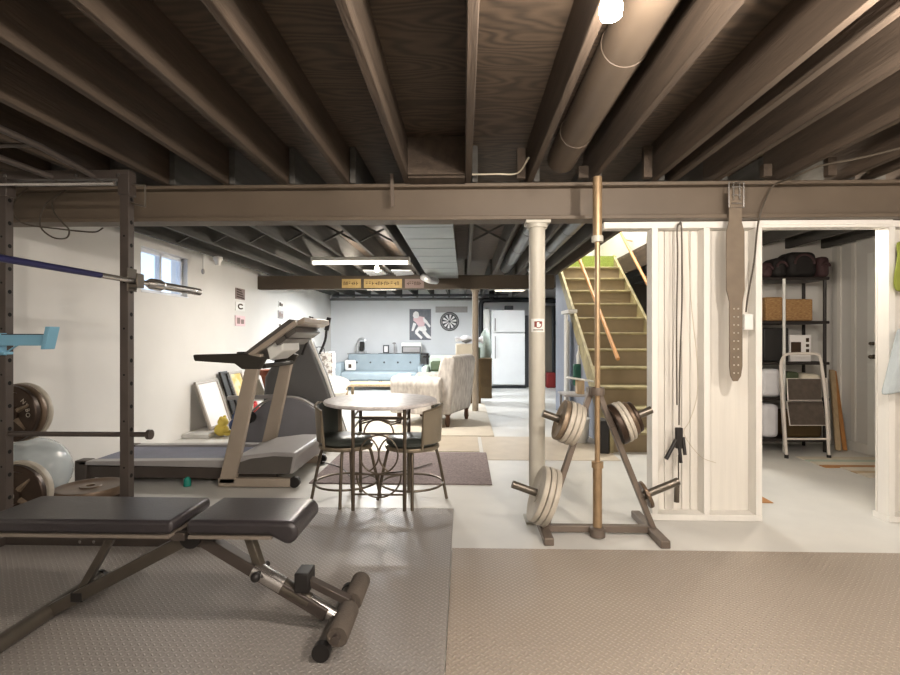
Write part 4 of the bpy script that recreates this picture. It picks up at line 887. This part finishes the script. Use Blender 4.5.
tag(o.build('beam_strip', 'treeS'), 'small brown grey strip on the beam face above the bistro table', 'strap')

# right edge clothes
g = []
for i in range(9):
    u = i/8; row = []
    for j in range(7):
        v = j/6; px = 901-(4+17*u)*(1-v)+v*28; py = 328+u*(68-8*v)
        p = at(px, py, 3.17+.02*math.sin(j*2.1+u*2)); row.append(p)
    g.append(row)
tag(B().sheet(g, .012).build('hanging_towel', 'bluecloth', sub=1), 'pale blue towel hanging on the partition at the right edge', 'towel')
tag(B().cyl(at(912, 329, 3.26), at(912, 329, 3.12), .006).build('wall_hook', 'gun'), 'hook on the partition stud carrying the pale blue towel', 'hook')
g = [[at(895+(j/4)*30+2*math.sin(i), 241+i*8.5, 3.225+.012*math.sin(j*1.5+i)) for j in range(5)] for i in range(7)]
tag(B().sheet(g, .01).build('lime_shirt', 'lime', sub=1), 'lime green shirt hanging on the partition above the towel', 'shirt')

# ------------------------------------------------------------------ storage room contents
sh = thing('shelving_unit', 'black resin shelving unit against the storage room back wall', 'shelf', (3.5, 5.4, 0))
sx0, sx1, sy0, sy1 = 2.9, 3.74, 5.22, 5.6
levels = [.14, .56, .93, 1.35, 1.80]
for zl in levels:
    B().box(sx0, sx1, sy0, sy1, zl-.03, zl).build('shelf', 'shelf', sh, bevel=.006)
for x in (sx0+.03, sx1-.03):
    for y in (sy0+.03, sy1-.03): B().cyl((x, y, 0), (x, y, 1.8), .016, n=12).build('post', 'shelf', sh)
B().cyl((at(784, 300, sy0-.02).x, sy0-.02, 0), (at(784, 300, sy0-.02).x, sy0-.02, 1.78), .014).build('front_pole', 'white', sh, label='white metal pole at the front')
def bx3(name, px0, px1, py0, zl, y0, y1, m_, label, cat, bev=.012, mseg=2):
    a = at(px0, py0, y0); b_ = at(px1, py0, y0)
    return tag(B().box(a.x, b_.x, y0, y1, zl+.002, a.z).build(name, m_, bevel=bev, seg=mseg), label, cat)
bx3('wicker_basket', 766, 783, 297, 1.35, 5.26, 5.56, 'wicker', 'tan wicker basket at the left on the storage shelf', 'basket')
bx3('wicker_basket', 786, 813, 299, 1.35, 5.26, 5.56, 'wicker', 'orange tan wicker basket right of the white pole', 'basket')
bx3('storage_bin', 764, 783, 328, .93, 5.26, 5.56, 'darkbox', 'black bin on the storage shelf below the left basket', 'box')
o = bx3('appliance_carton', 790, 811, 335, .93, 5.26, 5.5, 'picw', 'white printed carton with dark pictures on the storage shelf', 'box', .004)
a0 = at(791, 341, 5.255)
for (px0, px1, py0, py1) in ((791, 801, 342, 354), (806, 809, 338, 342), (806, 809, 344, 347), (806, 809, 349, 353)):
    p_ = at(px0, py1, 5.257); q_ = at(px1, py0, 5.257); B().box(p_.x, q_.x, 5.2545, 5.259, p_.z, q_.z).build('printed_picture', 'ink', o, bevel=.001)
bx3('black_case', 785, 789, 328, .93, 5.26, 5.5, 'darkbox', 'narrow black case beside the white printed carton', 'case')
bx3('folded_textile', 762, 782, 369, .56, 5.25, 5.55, 'sheet', 'white bag on the storage shelf left of the step ladder', 'bag', .04, 3)
bx3('folded_textile', 788, 800, 372, .56, 5.25, 5.55, 'dkgreen', 'green black item on the shelf behind the ladder top', 'bag', .03, 3)
bx3('folded_textile', 803, 822, 374, .56, 5.25, 5.55, 'cream', 'pale bundle on the shelf behind the ladder, right side', 'bag', .04, 3)
bx3('plastic_sack', 763, 780, 404, .14, 5.24, 5.54, 'sheet', 'white sack on the lowest storage shelf', 'bag', .05, 3)
bx3('plastic_sack', 786, 824, 412, .14, 5.24, 5.54, 'boxbrown', 'brown bundle on the lowest shelf behind the ladder', 'bag', .05, 3)
def duffel(px0, px1, py0, m_, label, y0=5.25, y1=5.52, strap=True):
    a = at(px0, py0, y0); b_ = at(px1, py0, y0); cx_ = (a.x+b_.x)/2; zt_ = a.z; zc = (1.802+zt_)/2
    t = thing('duffel_bag', label, 'bag', (cx_, (y0+y1)/2, 1.802), group=None)
    B().box(a.x, b_.x, y0, y1, 1.802, zt_).build('bag_body', m_, t, bevel=min(.07, (zt_-1.802)*.4, (b_.x-a.x)*.4), seg=4)
    B().ring((cx_, y0-.005, zc), min((b_.x-a.x), (zt_-1.8))*.36, .012, ax='y', a0=0, a1=PI).build('strap', 'bagr', t)
duffel(764, 774, 262, 'bagr', 'dark maroon bag at the left end of the top storage shelf')
duffel(775, 789, 257, 'bag', 'upright charcoal bag on the top shelf beside the maroon one')
duffel(790, 819, 251, 'bag', 'large black duffel bag on the middle of the top storage shelf')
duffel(820, 831, 256, 'bagr', 'brown maroon bag at the right end of the top storage shelf')
# step ladder
sl = thing('step_ladder', 'cream folding step ladder with two brown treads in the storage room', 'ladder', (3.33, 5.1, 0))
ly = 4.98
def P3(px, py, dy=0): return at(px, py, ly+dy)
b0 = P3(786.5, 443); b1 = P3(829, 443); b0.z = b1.z = .012
B().tube(curve([b0, P3(783, 400, .02), P3(781, 368, .05), P3(783, 358, .055), P3(789, 354, .06), P3(815, 354, .06), P3(820, 358, .055), P3(822, 368, .05), P3(826, 405, .02), b1], 6), .014, 10).build('front_frame', 'ladderw', sl)
B().tube([P3(780, 378, .1), P3(784, 440, .13)], .011, 8).build('rear_leg', 'ladderw', sl); B().tube([P3(826, 378, .1), P3(830, 440, .13)], .011, 8).build('rear_leg', 'ladderw', sl)
for (ya, yb, xa, xb, xs) in ((379, 400, 787, 821, 1), (402, 425, 787, 823, 3)):
    q4 = [P3(xa, ya, .02), P3(xb-1, ya, .02), P3(xb+xs-1, yb, -.03), P3(xa+xs, yb, -.03)]
    B().sheet([[q4[0], q4[1]], [q4[3], q4[2]]], .018).build('step', 'stepm', sl, label='brown ribbed step tread')
    B().tube(q4, .008, 8, closed=True).build('step_rim', 'ladderw', sl)
B().cyl(P3(787, 439), P3(828, 439), .010).build('brace', 'ladderw', sl)
for b__ in (b0, b1): B().cyl((b__.x, b__.y, 0), (b__.x, b__.y, .035), .019).build('rubber_foot', 'black', sl)
# sticks
for i, (pa, pb, lab) in enumerate((((832, 370), (838, 446), 'tan wooden board leaning on the storage wall beside the ladder'), ((834, 371), (845, 447), 'orange brown stick leaning right of the tan board'))):
    tp_ = at(*pa, 5.56); ft = at(*pb, 5.25); ft.z = .02
    tag(B().bar(ft, tp_, .055-.015*i, .02, (0, 1, 0)).build('wooden_board', 'lwood' if i == 0 else 'stick', bevel=.003), lab, 'board')
# striped runner
rr = thing('striped_rug', 'tan and cream striped runner on the storage room floor by the door', 'rug', (3.7, 4.8, 0))
ys = [4.3, 4.42, 4.5, 4.62, 4.7, 4.82, 4.9, 5.02]
for i in range(7): B().box(3.27 if i > 2 else 3.4, 4.1, ys[i], ys[i+1], .001, .008).build('stripe', ('rugc', 'lwood', 'rugc', 'stick', 'cream', 'lgreen', 'cream')[i], rr)
tag(B().box(1.98, 2.2, 3.62, 3.78, .001, .006).build('floor_cloth', 'stick'), 'small rust coloured cloth on the floor just inside the storage doorway', 'cloth')

# ------------------------------------------------------------------ wall and beam decorations
def signboard(px0, px1, Y, m_, label, n, inkpat):
    a = at(px0, 288, Y); b_ = at(px1, 279, Y)
    t = thing('sign_board', label, 'sign', (a.x, Y, a.z)); B().box(a.x, b_.x, Y-.012, Y-.001, a.z, b_.z).build('board', m_, t, bevel=.002)
    wl = (b_.x-a.x-.06)/n; zc = (a.z+b_.z)/2; g_ = B(); random.seed(inkpat)
    for i in range(n):
        x0 = a.x+.03+wl*i; k = random.choice((0, 1, 2, 3)); h_ = .028
        if k in (0, 1): g_.box(x0, x0+.009, Y-.015, Y-.012, zc-h_, zc+h_)
        if k in (1, 2): g_.box(x0, x0+wl*.65, Y-.015, Y-.012, zc+h_*.7, zc+h_)
        if k in (0, 2, 3): g_.box(x0, x0+wl*.6, Y-.015, Y-.012, zc-.005, zc+.005)
        if k in (3, 1): g_.box(x0+wl*.5, x0+wl*.5+.009, Y-.015, Y-.012, zc-h_, zc+h_*.6)
    g_.build('lettering', 'ink', t)
signboard(342, 361, 7.898, 'sign', 'small pale yellow sign board, leftmost of three on the dark beam', 6, 3)
signboard(364, 402, 7.898, 'sign', 'long yellow sign board, middle of three on the dark beam', 11, 5)
signboard(405, 424, 7.898, 'signb', 'faded mauve sign board, rightmost of three on the dark beam', 6, 9)
def wallpic(y, z0, z1, w_, m_, label, marks):
    t = thing('wall_print', label, 'picture', (XL+.01, y, z0)); B().box(XL+.001, XL+.012, y-w_/2, y+w_/2, z0, z1).build('board', m_, t, bevel=.002)
    zc = (z0+z1)/2; hh = (z1-z0)/2
    g_ = B()
    if marks == 'c': g_.tube([(XL+.014, y+math.cos(a)*w_*.26, zc+math.sin(a)*hh*.5) for a in [.8+i*(2*PI-1.6)/12 for i in range(13)]], .012, 6)
    elif marks == 's':
        for i in range(4): g_.bar((XL+.014, y-w_*.4, zc+hh*(.8-.45*i)), (XL+.014, y+w_*(.1+.1*i), zc+hh*(.6-.45*i)), .004, .02)
    else:
        g_.box(XL+.012, XL+.015, y-w_*.35, y-w_*.05, zc-hh*.6, zc+hh*.6).box(XL+.012, XL+.015, y+w_*.05, y+w_*.35, zc-hh*.6, zc+hh*.3)
    g_.build('printed_mark', 'ink' if marks != 'b' else 'signb', t)
wallpic(7.27, 1.74, 1.90, .30, 'signb', 'dark patterned small print, top of the nearer column on the left wall', 's')
wallpic(7.27, 1.57, 1.70, .30, 'white', 'white print with dark C shaped ring, middle of the nearer column', 'c')
wallpic(7.27, 1.35, 1.50, .32, 'pinkw', 'faded pink print, bottom of the nearer column on the left wall', 'b')
wallpic(8.90, 1.72, 1.83, .22, 'white', 'white small print, top of the farther column on the left wall', 'n')
wallpic(8.90, 1.52, 1.66, .26, 'tgrey', 'grey small print, middle of the farther column on the left wall', 'b')
wallpic(8.90, 1.30, 1.45, .26, 'white', 'white print with two dark marks, bottom of the farther column', 'n')
# football poster (flat figure shapes on a slate ground)
ps = thing('sports_poster', 'slate poster of a football player in pale pink jersey on the back wall', 'poster', (-1.1, 12.29, 1.1))
Yp = 12.285
a = at(409.5, 340, Yp); b_ = at(431, 309, Yp)
B().box(a.x, b_.x, Yp, Yp+.0145, a.z, b_.z).build('paper', 'poster', ps)
def pg(pts, m_, k=0): B().prism([(at(400+p[0]*80/900, 0, Yp).x, at(0, 290+p[1]*60/675, Yp).z) for p in pts], (0, Yp-.002-.001*k, 0), (1, 0, 0), (0, 0, 1), (0, .0015, 0)).build('figure', m_, ps, smooth=False)
pg([(150, 265), (175, 245), (205, 255), (215, 290), (205, 320), (160, 325), (145, 300)], 'pwhite', 2)
pg([(150, 320), (210, 300), (275, 310), (285, 360), (270, 410), (215, 425), (180, 370), (150, 350)], 'pinkw', 1)
pg([(150, 370), (185, 385), (170, 420), (150, 465), (130, 460), (140, 410)], 'pwhite', 1)
pg([(260, 310), (300, 345), (345, 410), (330, 425), (295, 385), (265, 360)], 'pwhite', 2)
pg([(205, 415), (285, 405), (300, 450), (275, 480), (215, 455), (200, 480), (255, 530), (240, 555), (170, 490), (170, 460)], 'pwhite', 1)
pg([(275, 440), (300, 480), (355, 535), (350, 550), (305, 540), (250, 480)], 'pwhite', 2)
# dartboard and scoreboard
db = thing('dartboard', 'round black and white dartboard hung on the far back wall', 'dartboard', (-.35, 12.27, 1.3))
c_ = at(449.5, 321.5, 12.26); R = .235
Q = Matrix.Translation(c_) @ Matrix.Rotation(PI/2, 4, 'X')
B().lathe([(.01, -.0395), (R, -.0395), (R, 0), (.01, 0)], Q, 40).build('board', 'dgrey', db)
wd = B()
for i in range(0, 20, 2):
    a0_, a1_ = 2*PI*i/20, 2*PI*(i+1)/20
    for r0_, r1_ in ((.03, .17),): wd.prism([(r0_*math.cos(a0_), r0_*math.sin(a0_)), (r1_*math.cos(a0_), r1_*math.sin(a0_)), (r1_*math.cos(a1_), r1_*math.sin(a1_)), (r0_*math.cos(a1_), r0_*math.sin(a1_))], c_+Vector((0, -.004, 0)), (1, 0, 0), (0, 0, 1), (0, .003, 0))
wd.build('sector', 'pwhite', db, smooth=False)
B().ring(c_+Vector((0, -.003, 0)), .2, .006, ax='y').build('wire_ring', 'tgrey', db)
a = at(435.5, 312.5, 12.28); b_ = at(467.5, 306.5, 12.28)
tag(B().box(a.x, b_.x, 12.28, 12.295, a.z, b_.z).build('score_board', 'tgrey', bevel=.003), 'long grey board mounted on the back wall behind the dartboard top', 'board')

# ------------------------------------------------------------------ lamps
def point(name, loc, power, col, r=.05):
    l = bpy.data.lights.new(name, 'POINT'); l.energy = power; l.color = col; l.shadow_soft_size = r
    o = bpy.data.objects.new(name, l); o.location = loc; C.objects.link(o); return o
def bulb(x, y, z, power, label, col=(1, .90, .80)):
    t = thing('ceiling_bulb', label, 'light bulb', (x, y, z))
    B().lathe([(.055, z+.10), (.06, z+.085), (.03, z+.06), (.022, z+.03)], Matrix.Translation((x, y, 0))).build('lamp_socket', 'porcelain', t)
    B().lathe([(.016, z+.035), (.024, z+.01), (.032, z-.015), (.028, z-.04), (.01, z-.05)], Matrix.Translation((x, y, 0)), 20).build('bulb', 'bulb', t)
    p = point('bulb_light', (x, y, z-.095), power, col, .035); return t
b1 = at(611, 4, 1.36)
bulb(b1.x, b1.y, 2.085, 25, 'bare glowing bulb under the near joists at the top of the view')
bulb(1.30, 1.28, 2.06, 44, 'bare glowing bulb under the near joists beyond the top right corner')
bulb(.35, -.9, 2.06, 50, 'added fill bulb behind the camera near the middle of the near ceiling')  # added bulb, fills the near room with light from behind
bulb(1.9, -.8, 2.06, 54, 'added fill bulb behind the camera on the right side of the near ceiling')  # second added bulb for fill, never in view
b3 = at(377, 257, 6.6)
bulb(b3.x, b3.y, 2.10, 26, 'small glowing bulb just behind the strip light', (1, .9, .78))
# fluorescent strip
fx = thing('strip_light', 'white strip light fixture hung under joists in front of the dark beam', 'light', (-1.1, 6.1, 2.1))
a = at(312, 262, 6.1); b_ = at(410, 262, 6.1); zf = at(360, 262, 6.1).z
B().box(a.x, b_.x, 6.04, 6.16, zf+.01, zf+.055).build('housing', 'white', fx, bevel=.006)
B().cyl((a.x+.02, 6.08, zf-.01), (b_.x-.02, 6.08, zf-.01), .016).cyl((a.x+.02, 6.13, zf-.01), (b_.x-.02, 6.13, zf-.01), .016).build('tube', 'tube', fx)
for x in (a.x, b_.x-.02): B().box(x, x+.02, 6.05, 6.15, zf-.03, zf+.01).build('end_cap', 'white', fx)
for x in (a.x+.2, b_.x-.2): B().cyl((x, 6.1, zf+.05), (x, 6.1, ZJ), .004).build('hanger', 'gun', fx)
def area(name, loc, sx, sy, power, col, rot=(0, 0, 0)):
    l = bpy.data.lights.new(name, 'AREA'); l.shape = 'RECTANGLE'; l.size = sx; l.size_y = sy; l.energy = power; l.color = col
    o = bpy.data.objects.new(name, l); o.location = loc; o.rotation_euler = rot; C.objects.link(o); return o
area('strip_lamp', ((a.x+b_.x)/2, 6.1, zf-.035), 1.15, .08, 34, (1, .93, .84))
# far room fixtures
for x, y, pw, lb in ((-1.6, 9.6, 82, 'white ceiling lamp in the far lounge on the left, above the sofa'), (.9, 9.9, 24, 'white ceiling lamp in the far lounge near the fridge')):
    t = thing('ceiling_lamp', lb, 'light', (x, y, 2.1)); B().box(x-.3, x+.3, y-.08, y+.08, 2.11, 2.163).build('housing', 'white', t, bevel=.006)
    B().box(x-.28, x+.28, y-.06, y+.06, 2.10, 2.11).build('diffuser', 'tube', t); area('far_lamp', (x, y, 2.09), .56, .12, pw, (.93, .97, 1))
t = thing('pull_chain_lamp', 'white porcelain lamp holder with chain under the joists by the window', 'light', (-2.9, 6.0, 2.1))
c_ = at(218, 262, 6.0); B().lathe([(.05, c_.z+.06), (.055, c_.z+.03), (.035, c_.z), (.03, c_.z-.04), (.01, c_.z-.045)], Matrix.Translation((c_.x, 6.0, 0))).cyl((c_.x, 6.0, c_.z+.05), (c_.x, 6.0, ZJ), .012).build('lamp_holder', 'porcelain', t)
c_ = at(203, 262, 5.9); B().cyl((c_.x, 5.9, ZJ), (c_.x, 5.9, 1.98), .003).ball((c_.x, 5.9, 1.97), .02, .02, .035).build('pull_chain', 'tgrey', t)
# storage and middle lamps, upstairs light
bulb(2.3, 3.7, 2.09, 16, 'bare bulb inside the storage room above the doorway head', (1, .88, .74))
area('upstairs_lamp', (1.95, 7.2, 4.85), .5, 1.5, 90, (1, .96, .88))
ul = thing('upstairs_ceiling_lamp', 'ceiling lamp in the stairwell above the stairs, out of view', 'light', (1.95, 7.2, 4.86))
B().box(1.7, 2.2, 6.45, 7.95, 4.87, 4.9).build('diffuser', 'white', ul)

# step platform corner bottom right
tag(B().box(1.33, 2.2, 1.30, 1.60, .012, .09).build('wooden_step', 'cream', bevel=.006), 'low pale platform at the bottom right corner of the mat', 'platform')
tag(B().box(1.285, 1.325, 1.50, 1.58, .012, .11).build('rubber_block', 'black', bevel=.008), 'black rubber block at the corner of the low platform', 'block')

# nails in joists
random.seed(3)
for (px, py, X) in ((703, 37, .825), (635, 117, .825), (818, 8, 1.23), (790, 10, 1.23), (757, 83, 1.23), (725, 116, 1.23), (700, 135, 1.23), (742, 97, 1.23)):
    u = (px-450)/F; q = (math.cos(YAW)*u-math.sin(YAW))/(math.cos(YAW)+math.sin(YAW)*u); p = at(px, py, X/q)
    if ZJ < p.z < ZP: B().tube([(X+.006, p.y, p.z), (X-.022, p.y, p.z), (X-.030, p.y+.02, p.z+.006)], .0022, 6).build('bent_nail', 'chrome', ceil, label='bent steel nail')

# ------------------------------------------------------------------ world, camera
wd_ = bpy.data.worlds.new('world'); S.world = wd_; wd_.use_nodes = True
bg = wd_.node_tree.nodes['Background']; sky = wd_.node_tree.nodes.new('ShaderNodeTexSky'); sky.sky_type = 'HOSEK_WILKIE'; sky.turbidity = 6
sky.sun_direction = (.5, .3, .8)
wd_.node_tree.links.new(sky.outputs[0], bg.inputs[0]); bg.inputs[1].default_value = 4.5
cam = bpy.data.cameras.new('camera'); co_ = bpy.data.objects.new('camera', cam); C.objects.link(co_)
cam.sensor_width = 36; cam.lens = F/900*36; cam.clip_start = .02
co_.location = (0, 0, H); co_.rotation_euler = (PI/2, 0, YAW)
S.camera = co_
S.view_settings.view_transform = 'Standard'; S.view_settings.look = 'None'; S.view_settings.gamma = 1; S.view_settings.use_curve_mapping = False
S.view_settings.exposure = 1.12
